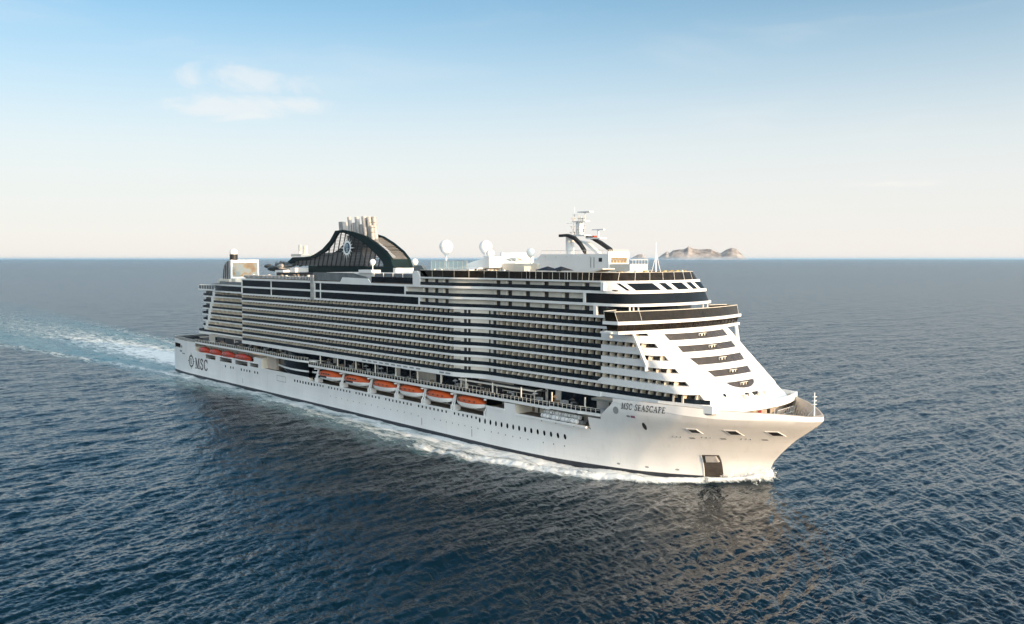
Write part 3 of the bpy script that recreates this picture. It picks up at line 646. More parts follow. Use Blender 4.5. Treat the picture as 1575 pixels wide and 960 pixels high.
# ---- superstructure
DZ = [19.1, 21.75, 24.45, 27.15, 29.9, 32.6, 35.4, 38.1, 41.0, 44.1, 46.55]
YA, YF = 22.0, 18.5
def trans(x, ya=YA, yf=YF): return -(ya + (yf - ya) * sm(227, 241, x))
def front_half(Xc, xs0, ys=YF, k=.0115, n=10, tight=False):       # near half of a rounded front, from the side at xs0 to the centreline
    P0, P1, P2 = (Xc - 8, -(ys - .5)), (Xc - 2.6, -(ys - 1.3)), (Xc - k * 156, -12.5)
    if tight: P0, P1 = (Xc - 6.8, -ys), (Xc - 2.6, -(ys - .6))
    o = [(xs0, -ys)] if xs0 < Xc - 8.5 else []
    if xs0 < Xc - 14: o += [(Xc - 14, -ys)]
    for i in range(n + 1):
        t_ = i / n; o.append(tuple((1 - t_) ** 2 * a + 2 * t_ * (1 - t_) * b + t_ * t_ * c_ for a, b, c_ in zip(P0, P1, P2)))
    for y in np.linspace(-12.5, 0, 9)[1:]: o.append((Xc - k * y * y, y))
    return o
def mirror(h): return h + [(x, -y) for x, y in h[::-1] if abs(y) > 1e-6]
def Xf(z): return 312.1 - 1.12 * (z - 23)
sideA = [(89.5, -YA)] + [(x, trans(x)) for x in np.linspace(222, 245, 18)]
def dmesh(name): return [o for o in COL.objects if o.name.startswith(name)]
# core block behind the balconies
core = MB(); core.prism([(91, -20.55), (228, -20.55), (241, -16.6), (284.5, -16.6), (284.5, 16.6), (241, 16.6), (228, 20.55), (91, 20.55)], 18.0, 44.0)
core.box(34, 90.9, -13.4, 13.4, 18.0, 37.5)
part(core, 'cabin_block', mat('dark_cabin_glazing', (.020, .020, .021), .25, var=.6, scale=.35))
decks = []
for i, z in enumerate(DZ[:7]):          # cabin decks
    th_ = .62 if i else 1.25
    xe = [286.5, 286, 290.5, 293.2, 293.4, 294, 294][i]
    pts = sideA + [(xe, -YF)]
    if i == 0: pts = [(x, y - .25) for x, y in sideA] + [(284, -YF - .25)]
    full = pts + [(x, -y) for x, y in pts[::-1]]
    o = part(MB().prism(full, z - th_, z), 'balcony_deck', 'white'); decks.append(o)
    if i < 7:
        xg = [316, 284.3, 289.1, 292, 292.6, 294, 294][i]
        line = [(x, y + .07) for x, y in sideA] + [(min(xg, 303), -YF + .07)]
        if i == 0: line += [(306, -17.9), (311.5, -17.0), (314.6, -15.5)]
        part(MB().wall(line, z + .02, z + 1.05, .05), 'balcony_glass', 'rail', o)
# transition wall panels amidships, flush behind the glass
for i in range(7):
    z0, z1 = DZ[i] + .03, DZ[i + 1] - .64
    tw_ = MB().prism([(228.6, -21.7), (231, trans(231) + .35), (234, trans(234) + .35), (238, trans(238) + .3), (241, -18.15), (244, -18.1), (244, -16.5), (228.6, -16.5)], z0, z1)
    o = part(tw_, 'stair_tower_wall', 'cream', decks[i])
    for xa, xb in ((232.2, 233.0), (233.5, 234.2), (239.4, 240.0), (240.5, 241.1), (242.4, 243.6)):
        part(MB().prism([(xa, trans(xa) + .28), (xb, trans(xb) + .28), (xb, trans(xb) + .7), (xa, trans(xa) + .7)], z0 + .8, z1 - .12), 'stair_window', 'dark', decks[i])
    part(MB().prism([(229.0, -21.76), (231.0, trans(231) + .30), (231.0, trans(231) + .6), (229.0, -21.5)], z0 + 1.05, z0 + 1.22), 'vent_slot', 'dark', decks[i])
# balcony partitions, each with a rounded outer corner
def divider(x, y_in, y_out, z0, z1, rad=.75, t_=.09):
    pr = [(y_in, z0), (y_out, z0)] + [(y_out + rad * (1 - math.cos(a)), z1 - rad + rad * math.sin(a)) for a in (0, .4, .8, 1.2, 1.57)] + [(y_in, z1)]
    return MB().loft([[(x - t_, y, z) for y, z in pr], [(x + t_, y, z) for y, z in pr]])
def yside(x, z):
    h = [(284, -YF - .06)] + front_half(Xf(z), 300, YF + .06, tight=True)[:-8]
    return I(x, [p_[0] for p_ in h], [p_[1] for p_ in h])
ent = []
for i in range(7):
    z0, z1 = DZ[i] + .02, DZ[i + 1] - .64
    xs = list(np.arange(92.0, 228, 2.45)); ent += [(x, i, z0, z1, -20.5, trans(x) + .28, .95) for x in xs]
    end = 294 if i == 6 else Xf(z1) - (3.4 if i else 2.9)
    for x in np.arange(245.6, end, 2.42):
        yo = -YF + .2
        if x > 284: yo = yside(x, z1) + (.22 if i else .5)
        ent.append((x, i, z0 if x < 284 or i == 0 else z0 + 1.02, z1, yo + (1.75 if i else 2.1), yo, .7 if i else .95))
ent.sort(key=lambda e: -e[0] + abs(e[1] - 3) * .3)
rest = MB()
for n_, (x, i, z0, z1, yi, yo, rad) in enumerate(ent):
    d = divider(x, yi, yo, z0, z1, rad, .09 if i else .22)
    if n_ < 100: part(d, 'balcony_divider', 'beige', decks[i])
    else: rest.add(d.v, d.f)
part(rest, 'balcony_divider', 'beige', kind='stuff')
# suite decks above, aft glass galleries
suite_x0 = {7: 212.0, 8: 204.6, 9: 211.8}; suite_x1 = {7: 281.6, 8: 278.0, 9: 284.0}
fr_X = {7: 294.5, 8: 294.5, 9: 293.0, 10: 290.8}
for i in (7, 8, 9, 10):
    z = DZ[i]; pts = [(47 if i < 9 else 90, -15.2)] if i < 10 else [(209.2, -YA)]
    if i < 10: pts += [(60, -17.0), (75, -17.6), (88.8, -17.8), (89.5, -YA)] if i < 9 else [(89.5, -YA)]
    pts = [p_ for p_ in pts if p_[0] != 90]
    pts += [(x, trans(x)) for x in np.linspace(222, 245, 18)]
    h = front_half(fr_X[i] + .35, 262, YF)
    if i == 7: h = [(289, -YF)]
    full = pts + h; full = full + [(x, -y) for x, y in full[::-1] if abs(y) > 1e-6]
    o = part(MB().prism(full, z - (.66 if i < 10 else .42), z), 'upper_deck', 'white'); decks.append(o)
    if i == 10: continue
    zn = DZ[i + 1] - (.67 if i < 9 else .43); x0, x1 = suite_x0[i], suite_x1[i]
    line = [(x, trans(x) + .07) for x in [x0 + .3] + list(np.linspace(222, 245, 14)) + [x1 - .3]]
    part(MB().wall(line, z + .02, z + 1.0, .05), 'balcony_glass', 'rail', o)
    part(MB().prism([(x, trans(x) + 1.15) for x in [x0] + list(np.linspace(222, 245, 14)) + [x1]] + [(x1, -14), (x0, -14)], z + .01, zn), 'suite_wall', 'cream', o)
    for x in [214.5, 219.5, 224.5, 243.7, 248.6, 255.9, 263.2, 270.8, 278.0]:
        if not x0 + 2 < x < x1 - .6: continue
        part(divider(x - .75, trans(x) + 1.2, trans(x) + .25, z + .02, zn, .8, .1), 'suite_divider', 'cream', o)
        part(MB().box(x - .62, x + .75, trans(x) + 1.05, trans(x) + 1.5, z + .1, zn - .2), 'suite_door', 'dark', o)
    for x in (x0, x1):
        part(MB().box(x - .35, x + .35, trans(x) - .02, trans(x) + 1.3, z + .01, zn), 'end_pillar', 'white', o)
for i, xe in ((7, 211.6), (8, 204.2)):
    z, zn = DZ[i], DZ[i + 1] - .67
    o = decks[i]; xs = list(np.arange(90, xe, 7.6)) + [xe]
    for a, b in zip(xs[:-1], xs[1:]): part(MB().box(a + .02, b - .02, -21.8, -21.5, z + .01, zn), 'gallery_window', 'glass', o)
    part(MB().box(89.6, xe, -21.4, -19.5, z + .01, zn), 'gallery_wall', 'dark', o)
for x in (115, 148.5, 152.4): part(MB().box(x, x + .35, -22.05, -21.7, 38.1, 43.4), 'gallery_pillar', 'white')
part(MB().box(146.2, 148.2, -22.35, -21.8, 37.6, 46.2).box(146.6, 147.8, -22.6, -22.3, 38.3, 39.6).box(146.6, 147.8, -22.6, -22.3, 41.8, 43), 'lift_mast', 'steel')
# forward dark glass galleries wrapping to the front (decks 7, 8)
for i, x0, zt_ in ((8, 278.6, 43.42), (7, 282.3, 40.32)):
    z = DZ[i]
    h0 = front_half((294.2 if i == 8 else 288.5), x0, YF - .12); h1 = front_half((293.1 if i == 8 else 288.2), x0, YF - .12)
    n_ = min(len(h0), len(h1)); h0, h1 = h0[-n_:], h1[-n_:]
    h0[0] = (x0, h0[0][1]); h1[0] = (x0, h1[0][1])
    part(MB().prism(mirror(h0), z + .01, zt_, mirror(h1)), 'panorama_window', 'glass', smooth=30)
    part(MB().box(x0 - .4, x0, -YF, -YF + 1, z + .01, zt_), 'end_pillar', 'white')
# deck 9 front: white raked wall with slanted windows
z0, z1 = DZ[9] + .01, DZ[10] - .43
f0 = front_half(292.9, 284.6, YF - .05, n=10); f1 = front_half(291.2, 284.6, YF - .05, n=10)
part(MB().prism(mirror(f0), z0, z1, mirror(f1)), 'lounge_front', 'white', smooth=30)
def along(h, s):          # point on a polyline at length s from its start
    for a, b in zip(h[:-1], h[1:]):
        l = math.dist(a, b)
        if s <= l: return (a[0] + (b[0] - a[0]) * s / l, a[1] + (b[1] - a[1]) * s / l)
        s -= l
    return h[-1]
M0, M1 = mirror(f0), mirror(f1)
def slant(sa, sb, lean, zb, zt_):
    mb = MB(); nn = 6; rows = 3; g = []
    for r in range(rows + 1):
        w = r / rows; row = []
        for k in range(nn + 1):
            s = sa + (sb - sa) * k / nn + lean * (1 - w)
            p_, q_ = along(M0, s), along(M1, s); zz = zb + (zt_ - zb) * w; u = (zz - z0) / (z1 - z0)
            x, y = p_[0] + (q_[0] - p_[0]) * u, p_[1] + (q_[1] - p_[1]) * u
            a_ = along(M0, s + .1); dx, dy = a_[0] - p_[0], a_[1] - p_[1]; l = math.hypot(dx, dy) or 1
            row.append((x + dy / l * .06, y - dx / l * .06, zz))
        g.append(row)
    for r in range(rows):
        for k in range(nn): mb.quad(g[r][k], g[r][k + 1], g[r + 1][k + 1], g[r + 1][k])
    return mb
for sa, sb in ((4.0, 4.9), (6.4, 14.2), (16.2, 18.6), (20.5, 25.2), (27.2, 29.8), (31.8, 36.5), (38.5, 41.5)):
    part(slant(sa, sb, 1.5, z0 + .12, z1 - .16), 'slanted_window', 'glass', smooth=30)
part(MB().box(284.3, 284.7, -YF - .02, -YF + 1.2, z0, z1), 'end_pillar', 'white')
# sun deck balustrade on top
h0 = [(212.5, -YA + .2)] + [(x, trans(x) + .2) for x in np.linspace(222, 245, 14)] + front_half(290.4, 262, YF - .2)
h1 = [(212.5, -YA + .2)] + [(x, trans(x) + .2) for x in np.linspace(222, 245, 14)] + front_half(288.9, 262, YF - .2)
bo = part(MB().wall(mirror(h0), DZ[10] + .01, 48.55, .05, mirror(h1)), 'sun_deck_screen', 'bronze', smooth=30)
rl = MB(); m0, m1 = mirror(h0), mirror(h1)
rl.tube([(*p_, 48.6) for p_ in m1], .07, 5)
part(rl, 'screen_handrail', 'cream', bo)
tot = sum(math.dist(a, b) for a, b in zip(h0[:-1], h0[1:]))
s = 6.
while s < tot + 14:
    p_, q_ = along(m0, s), along(m1, s); x, y = p_; x2, y2 = q_
    post = MB().tube([(x + .05, y - .05, DZ[10]), (x2 + .05, y2 - .05, 48.6)], .06 if s > 40 else .05, 5); part(post, 'screen_post', rng.choice(['cream', 'cream', 'teak', 'steel']), bo)
    s += 5.2 if s < 40 else rng.uniform(.7, 2.6) if s < 70 else 4.6
part(MB().prism([(91, -21), (209, -21.5), (226, -21.5), (241, -18), (288, -17.5), (289, 0), (288, 17.5), (241, 18), (226, 21.5), (91, 21)], 44.11, 44.4), 'pool_deck', 'teak')
part(MB().prism([(211, -21), (226, -21.5), (241, -18), (284, -17.5), (288, 0), (284, 17.5), (241, 18), (226, 21.5), (211, 21)], 46.56, 46.62), 'sun_deck', 'teak')
for k in range(70):     # loungers and plants behind the balustrade
    x = rng.uniform(214, 284); y = -16.6 + rng.uniform(0, 3) - (3 if x < 226 else 0); hgt_ = rng.uniform(.5, 2.4)
    furniture(MB().box(x, x + rng.uniform(.3, .9), y, y + .5, 46.63, 46.63 + hgt_), rng.choice(['cream', 'cream', 'teak', 'yellow', 'white', 'dark']))

# ---- aft terraced block
for i in range(7):
    z = DZ[i]; x0 = 30 + (i % 3) * .4 + max(0, i - 4) * .7
    pts = [(x0 + 2.5, -8), (x0 + .6, -12.4), (x0 + 1.6, -14.4), (x0 + 4, -15.0), (90, -15.0)] if i else [(x0 - 1, -8), (x0 - 2, -14.6), (x0, -15.4), (90, -15.4)]
    full = pts + [(x, -y) for x, y in pts[::-1]]
    o = part(MB().prism(full, z - (.55 if i else 1.2), z), 'stern_balcony_deck', 'white')
    line = [p_ for p_ in pts[:-1]] + [(90, pts[-1][1])]
    part(MB().wall([(x + .05, y + .07) for x, y in line], z + .02, z + .95, .05), 'balcony_glass', 'rail', o)
    xp = 33 + [3, 5, 8, 9, 11, 13, 15][i] * .8
    part(MB().box(xp, xp + 2.2, -15.08, -13.6, z + .01, DZ[i + 1] - .64), 'terrace_pillar', 'white', o)
    for x in np.arange(xp + 4, 88, 5.2): part(MB().box(x, x + .14, -14.8, -13.5, z + .02, DZ[i + 1] - .64), 'balcony_divider', 'beige', o)
    part(MB().box(xp + 2.3, 89.3, -13.55, -13.2, z + .02, DZ[i + 1] - .6), 'cabin_wall', 'beige', o)
cvx = [(47.5, -15.0), (52, -16.4), (60, -16.85), (75, -17.4), (88.8, -17.6)]
part(MB().prism(cvx + [(88.8, 17.6), (60, 16.85), (47.5, 15)], 38.11, 40.3), 'stern_lounge_window', 'glass', smooth=30)
part(MB().prism([(29, -8), (28.5, -13), (30, -15.3), (47.2, -15.3), (47.2, 15.3), (30, 15.3), (28.5, 13), (29, 8)], 37.75, 38.35), 'stern_platform', 'white')
rl = MB(); rl.wall([(29.1, 0), (28.7, -13), (30.1, -15.1), (47.2, -15.1)], 38.36, 40.0, .04)
part(rl, 'stern_platform_glass', 'grey')
rl = MB(); rl.tube([(29.1, 0, 40.05), (28.7, -13, 40.05), (30.1, -15.1, 40.05), (47.2, -15.1, 40.05)], .06, 5)
for x in np.arange(30.2, 47, 2.8): rl.box(x, x + .1, -15.2, -15.1, 38.35, 40.05)
part(rl, 'stern_platform_railing', 'white')
part(MB().prism([(46, -15.5), (60, -17.2), (89, -18), (89, 18), (60, 17.2), (46, 15.5)], 41.01, 41.15), 'stern_lounge_roof', 'gdeck')
part(MB().wall([(53, 0), (53, -15.2), (60, -16.4), (89, -17.3)], 41.16, 42.2, .05), 'stern_roof_screen', 'grey')
for i in range(7, 9): part(MB().box(89.3, 89.9, -22.03, -13, DZ[i] + .01, DZ[i + 1] - .68), 'end_wall', 'white')
for i in range(7): part(MB().box(89.45, 89.95, -21.9, -13, DZ[i] + .01, DZ[i + 1] - .64), 'end_wall', 'beige')

# ---- pool deck edge aft of the suites
part(MB().box(91, 146, -21.7, -21.4, 44.41, 45.4), 'pool_deck_screen', 'grey')
rl = MB().tube([(91, -21.75, 45.6), (146, -21.75, 45.6)], .06, 5)
for x in np.arange(91, 146, 1.1): rl.box(x, x + .08, -21.8, -21.7, 44.4, 45.6)
part(rl, 'pool_deck_railing', 'white')
part(MB().extr([(146.5, 44.41), (184, 44.41), (182, 46.0), (173, 47.2), (147, 47.2)], -21.6, -21.2), 'pool_deck_screen', 'grey')
part(MB().extr([(166, 44.12), (185, 44.12), (183.4, 45.5), (167.5, 45.7)], -21.95, -21.65), 'pool_deck_fairing', 'white')
part(MB().box(185, 208.8, -21.6, -21.3, 44.41, 46.2), 'pool_deck_screen', 'glass')
part(MB().box(186, 208.8, -21.0, -20.6, 46.2, 47.3), 'pool_deck_screen', 'grey')
rl = MB().tube([(172, -21.3, 47.5), (208.8, -21.3, 47.5)], .07, 5)
for x in np.arange(186, 208, 5.4): rl.box(x, x + .15, -21.3, -21.1, 46, 47.5)
part(rl, 'pool_deck_railing', 'white')
part(MB().extr([(208.9, 43.5), (212.6, 43.5), (212.6, 46.8), (211.3, 48.3), (208.9, 48.3)], -22.1, -20.6), 'pool_deck_pillar', 'white')
part(MB().extr([(208.9, 48.31), (212.4, 48.31), (214.8, 46.7), (216.5, 46.7), (213.0, 50.0), (209.3, 50.0)], -21.8, -20.9), 'windbreak', 'grey')
part(MB().box(152, 206, -19, 19, 44.41, 47.2), 'pool_house', 'white')
part(MB().box(106, 152, -15, 15, 44.41, 46.6), 'pool_house', 'dark')
for k in range(26): x = rng.uniform(93, 150); furniture(MB().box(x, x + rng.uniform(.5, 1.5), -20.6, -19.8, 44.41, 44.41 + rng.uniform(.8, 2)), rng.choice(['cream', 'dark', 'white', 'teak']))
part(MB().box(174, 182, -19.6, -16, 47.2, 48.3), 'dome_base', 'white')

# ---- front house: raked white front with balcony recesses
fh = MB(); recS = {1: MB(), -1: MB()}; recD = {1: MB(), -1: MB()}
zrows = []        # (z0, z1, side opening?, front half-width at z0 and z1 or None)
FW = {0: None}
fwin = [(21.58, 23.02, [(21.58, 1.0), (21.75, 2.6), (22.1, 4.2), (22.5, 5.1), (23.02, 5.7)]), (24.35, 25.7, [(24.35, 7.5), (25.7, 8.2)]), (27.0, 28.54, [(27.0, 9.4), (28.54, 10.3)]), (29.84, 31.21, [(29.84, 10.8), (31.21, 10.9)]), (32.48, 33.93, [(32.48, 11.7), (33.93, 11.9)])]
side_o = [(DZ[0] + .02, DZ[1] - .64, True)] + [(DZ[i] + 1.02, DZ[i + 1] - .64, True) for i in range(1, 6)]
cuts = sorted({18.0, 34.25} | {round(v, 3) for w_ in fwin for v, _h in w_[2]} | {round(v, 3) for a, b, _ in side_o for v in (a, b) if v < 34.25})
def plan(z, hw):            # near half outline at height z with a column at y = -hw
    Xc = Xf(z); base = [(284, -YF - .06)]
    o = front_half(Xc, 284, YF + .06, n=10, tight=True)
    if o[0][0] > 284: o = [(284, -YF - .06)] + o
    h = o[:-8]                                     # up to y = -12.5
    ys = list(np.linspace(-12.5, -hw, 4))[1:] + list(np.linspace(-hw, 0, 6))[1:]
    return h, [(Xc - .0115 * y * y, y) for y in ys]
def inward(pts, d):
    o = []
    for i, (x, y) in enumerate(pts):
        a = pts[max(0, i - 1)]; b = pts[min(len(pts) - 1, i + 1)]; dx, dy = b[0] - a[0], b[1] - a[1]; l = math.hypot(dx, dy) or 1
        o.append((x - dy / l * d, y + dx / l * d))
    return o
windows = []
for za, zb in zip(cuts[:-1], cuts[1:]):
    zm = (za + zb) / 2
    fwz = [w for w in fwin if w[0] < zm < w[1]]
    so = [s_ for s_ in side_o if s_[0] < zm < s_[1]]
    def hwat(z): return I(z, [q_[0] for q_ in fwz[0][2]], [q_[1] for q_ in fwz[0][2]]) if fwz else 8.
    A, Af = plan(za, hwat(za)); B, Bf = plan(zb, hwat(zb))
    if len(A) != len(B):
        n_ = min(len(A), len(B)); A, B = A[-n_:], B[-n_:]
        A[0] = (284, -YF - .06); B[0] = (284, -YF - .06)
    PA, PB = A + Af, B + Bf; nA = len(A)
    kend = nA - 5         # the side opening ends about two thirds round the corner
    if so and so[0][0] < 19.5: kend = nA - 4
    for sgn in (1, -1):
        rec, recd = recS[sgn], recD[sgn]
        fl = lambda p_, z: (p_[0], sgn * p_[1], z)
        for k in range(len(PA) - 1):
            side_cell = so and k < kend
            win_cell = fwz and k >= nA - 1 + 3
            if side_cell or win_cell: continue
            fh.quad(fl(PA[k], za), fl(PA[k + 1], za), fl(PB[k + 1], zb), fl(PB[k], zb))
        if so:
            a, b = PA[:kend + 1], PB[:kend + 1]; ai, bi = inward(a, 2.0), inward(b, 2.0)
            ai[0] = (284, a[0][1] + 2); bi[0] = (284, b[0][1] + 2)
            for k in range(kend):
                recd.quad(fl(ai[k], za), fl(ai[k + 1], za), fl(bi[k + 1], zb), fl(bi[k], zb))
            rec.quad(fl(a[-1], za), fl(ai[-1], za), fl(bi[-1], zb), fl(b[-1], zb))
            if abs(za - so[0][0]) < .01:
                for k in range(kend): rec.quad(fl(a[k], za), fl(a[k + 1], za), fl(ai[k + 1], za), fl(ai[k], za))
            if abs(zb - so[0][1]) < .01 or zb > 34.2:
                for k in range(kend): rec.quad(fl(b[k], zb), fl(b[k + 1], zb), fl(bi[k + 1], zb), fl(bi[k], zb))
        if fwz:
            k0 = nA + 2; a, b = PA[k0:], PB[k0:]; d = .18
            ai, bi = [(x - d, y) for x, y in a], [(x - d, y) for x, y in b]
            for k in range(len(a) - 1):
                windows.append((fwz[0], [fl(ai[k], za), fl(ai[k + 1], za), fl(bi[k + 1], zb), fl(bi[k], zb)]))
                if abs(za - fwz[0][0]) < .01: fh.quad(fl(a[k], za), fl(a[k + 1], za), fl(ai[k + 1], za), fl(ai[k], za))
                if abs(zb - fwz[0][1]) < .01: fh.quad(fl(b[k], zb), fl(b[k + 1], zb), fl(bi[k + 1], zb), fl(bi[k], zb))
            fh.quad(fl(a[0], za), fl(ai[0], za), fl(bi[0], zb), fl(b[0], zb))
fho = part(fh, 'front_house', 'white', smooth=28)
mfc = mat('front_cabin_glazing', (.03, .028, .026), .25, var=.5)
for sgn in (1, -1): part(recS[sgn], 'side_balcony', 'white', fho); part(recD[sgn], 'cabin_window', mfc, fho)
for w in fwin:
    wb = MB()
    for ww_, q in windows:
        if ww_ is w: wb.quad(*q)
    part(wb, 'front_window', 'brown', fho)
    zc = w[0]; Xc = Xf((w[0] + w[1]) / 2) - .1
    hh = w[1] - w[0]
    for y in (-.9, .35, 1.35):           # doors and white posts in the middle of each front balcony
        part(MB().box(Xc - .2, Xc + .22, y - .28, y + .28, zc + hh * .12, zc + hh * .78), 'balcony_door', 'dark', fho)
    part(MB().box(Xc - .2, Xc + .12, -1.3, 1.6, zc + hh * .40, zc + hh * .86), 'balcony_bay', 'cream', fho)
# stepped white parapets that take over from the balcony glass
for i, (xs_, xe_) in {1: (284.3, 286.5), 2: (289.1, 290.6), 3: (292.0, 293.2), 4: (292.6, 293.4)}.items():
    z = DZ[i]
    part(MB().extr([(xs_ - 1.6 * (1 if i < 3 else .3), z), (xs_ + 3, z), (xs_ + 3, z + 1.03), (xs_, z + 1.03)], -YF - .09, -YF + .12), 'side_parapet', 'white', fho)
part(hull_disc(0, 0, 1, 1) if False else MB().lathe((0, 0, 0), [(.01, 0), (.45, 0), (.45, .1)], 14), 'front_porthole', 'glass', fho)
fp_ = [o for o in COL.objects if o.name == 'front_porthole'][0]; fp_.location = (Xf(20.6) - .0115 * 81 + .05, -9.0, 20.6); fp_.rotation_euler = (0, R_(50), R_(8))

# ---- bridge with its wings
def bridge(Xc, yw, xb, k=.0065, back=0):
    h = [(xb, -18), (xb, -yw)] + [(Xc - k * y * y, y) for y in np.linspace(-yw + .15, 0, 12)]
    return mirror(h)
part(MB().prism(bridge(298.6, 24.4, 290.5), 34.26, 34.95), 'bridge_floor', 'white', smooth=30)
bwin = MB().prism(bridge(297.6, 23.9, 291.0), 34.96, 36.5, bridge(298.3, 24.3, 290.8)); bro = part(bwin, 'bridge_window', 'bronze', smooth=30)
bh = bridge(297.6, 23.9, 291.0); bh1 = bridge(298.3, 24.3, 290.8)
for j in range(2, len(bh) - 2):
    p_, q_ = bh[j], bh1[j]; part(MB().tube([(p_[0] + .03, p_[1], 34.96), (q_[0] + .03, q_[1], 36.5)], .07, 5), 'bridge_mullion', 'dark', bro)
part(MB().prism(bridge(298.9, 24.8, 290.2), 36.51, 37.25), 'bridge_roof', 'white', smooth=30)
h0 = bridge(298.2, 24.3, 290.6)[1:-1]; h1 = bridge(297.6, 24.6, 290.4)[1:-1]
h0 = [(288.9, -18.6)] + h0 + [(288.9, 18.6)]; h1 = [(288.9, -18.6)] + h1 + [(288.9, 18.6)]
bs = part(MB().wall(h0, 37.26, 39.5, .05, h1), 'bridge_balustrade', 'bronze', smooth=30)
part(MB().tube([(*p_, 39.56) for p_ in h1], .09, 6), 'balustrade_handrail', 'cream', bs)
for j in (1, 2, 5, len(h0) - 3, len(h0) - 2):
    part(MB().tube([(*h0[j], 37.26), (*h1[j], 39.56)], .05, 5), 'balustrade_post', 'cream', bs)
part(MB().tube([(291.2, -23.9, 39.4), (293.4, -23.9, 37.3)], .1, 6), 'wing_brace', 'white', bs)
part(MB().prism(mirror(front_half(294.8, 284, YF - .2)), 40.33, 40.34), 'upper_deck', 'white')
for y in (-16, -14.6, -12.8, 13, 15): part(MB().box(Xf(35) + (290.8 - Xf(35)), 291.1, y - .15, y + .15, 37.26, 40.32), 'balcony_post', 'white')
for sgn in (1, -1):
    part(MB().tube([(296.2, sgn * -20.6, 34.3), (298.6, sgn * -18.75, 27.0), (298.7, sgn * -18.75, 25.6)], [.45, .6, .5], 6), 'wing_strut', 'white', smooth=30)
part(MB().lathe((292.2, -24.2, 33.2), [(.02, 0), (.42, .1), (.5, .5), (.3, .8), (.12, 1.1)], 10), 'wing_lamp', 'cream')
part(MB().box(289.5, 293, -24.9, -24.2, 34.35, 34.75), 'wing_step', 'white')

# ---- forward deck parapet, screen below it
h = [(303.5, -20.3), (308.6, -19.0), (312.8, -18.0)] + [(320.2 - .012 * y * y, y) for y in np.linspace(-17.4, 0, 12)]
pa = part(MB().wall(mirror(h), 17.5, 19.25, .35), 'forward_parapet', 'white', smooth=30)
part(MB().prism(mirror([(300, -18)] + [(x - .3, y + .1) for x, y in h]), 17.25, 17.55), 'forward_deck', 'gdeck')
h2 = [(308, -17.0)] + [(317.6 - .012 * y * y, y) for y in np.linspace(-16, 0, 10)]
sw = part(MB().prism(mirror(h2), FD + .01, 17.24), 'forward_screen', 'rib', smooth=30)
for y, mm, w in ((-7.0, 'signred', .45), (-5.4, 'yellow', .35), (-3.8, 'yellow', .35), (-1.0, 'signred', .55), (3.0, 'dark', .3)):
    part(MB().box(317.4 - .012 * y * y, 318.1 - .012 * y * y, y - w, y + w, FD + 1.2, FD + 2.4), 'fire_locker' if mm == 'signred' else 'deck_locker', mm, sw)
rl = MB()
for k in range(9): x, y = 321.2 - k * .15, 1.5 + k * 1.1; rl.box(x - .04, x + .04, y - .04, y + .04, FD, FD + 2.4)
for z in (FD + 1.2, FD + 2.4): rl.tube([(321.2, 1.5, z), (319.9, 10.3, z)], .05, 5)
rl.tube([(316, -9, FD + 3.0), (321.2, 1.5, FD + 3.4)], .07, 5)
for k in range(6): x, y = 316 + k * .95, -9 + k * 1.95; rl.tube([(x, y, FD), (x, y, FD + 3.1)], .05, 5)
part(rl, 'foredeck_railing', 'white')
for (x, y) in ((322, -3), (322, 3), (325, -2.5), (325, 2.5), (328.5, 0)):
    part(MB().lathe((x, y, FD), [(.8, 0), (.8, .3), (.4, .4), (.4, 1.0), (.7, 1.1), (.7, 1.3)], 12), 'mooring_winch', 'shade')
fm_ = MB().tube([(331.3, 0, FD), (331.3, 0, 22.3)], [.22, .10], 8).tube([(331.2, 0, 18.6), (329.2, 0, 16.2)], .07, 5)
for z in (19.6, 20.4, 21.3): fm_.box(331.0, 331.6, -.55, .55, z, z + .10)
part(fm_, 'bow_mast', 'white')
for (x, y, w) in ((313.6, -3.5, 1.2), (314.2, 2.2, 1.6), (313.8, 5.0, 1.0)): part(MB().box(Xf(19.8) - .6, Xf(19.8) + .35, y - w / 2, y + w / 2, 19.0, 20.4), 'front_balcony_screen', 'cream')
for y in (-2.2, .6, 1.6): part(MB().box(Xf(20) - .5, Xf(20) + .12, y - .3, y + .3, 19.3, 20.7), 'balcony_door', 'dark', fho)

# ---- funnel
def funnel_wall(y0, y1, sh=0.):
    out_ = [(90, 48.6), (95.5, 51.0), (99, 52.6), (108, 52.7), (113.9, 53.0), (118.5, 54.2), (123.2, 55.8), (128.8, 58.9), (131.2, 61.0), (132.9, 62.6), (138.8, 62.8), (145.9, 61.8), (153.9, 60.2), (160.4, 57.8), (166.8, 54.7), (170.4, 52.0), (172.8, 47.2)]
    in_ = [(93, 49.2), (100, 50.6), (104, 51.3), (110, 51.4), (116.2, 52.2), (121, 53.4), (126.2, 55.2), (131.6, 58.8), (133.4, 60.6), (134.9, 61.7), (138.8, 61.7), (144.6, 60.4), (150.3, 58.7), (156.3, 56.1), (161.6, 53.2), (165.0, 50.9), (166.4, 49.0)]
    mb = MB()
    for k in range(len(out_) - 1):
        a, b, c_, d = out_[k], out_[k + 1], in_[k + 1], in_[k]
        mb.loft([[(a[0], y0, a[1]), (b[0], y0, b[1]), (c_[0], y0, c_[1]), (d[0], y0, d[1])], [(a[0], y1, a[1]), (b[0], y1, b[1]), (c_[0], y1, c_[1]), (d[0], y1, d[1])]])
    mb.box(112, 173, y0 + .02, y1 - .02, 46.4, 49.2)
    return mb, out_, in_
fw_, fo_, fi_ = funnel_wall(-4.2, -3.2)
fun = part(fw_, 'funnel', 'green', smooth=30)
fw2, _, _ = funnel_wall(3.2, 4.2); part(fw2, 'funnel_side', 'green', fun, 30)
def top_at(x, P): return I(x, [q[0] for q in P], [q[1] for q in P])
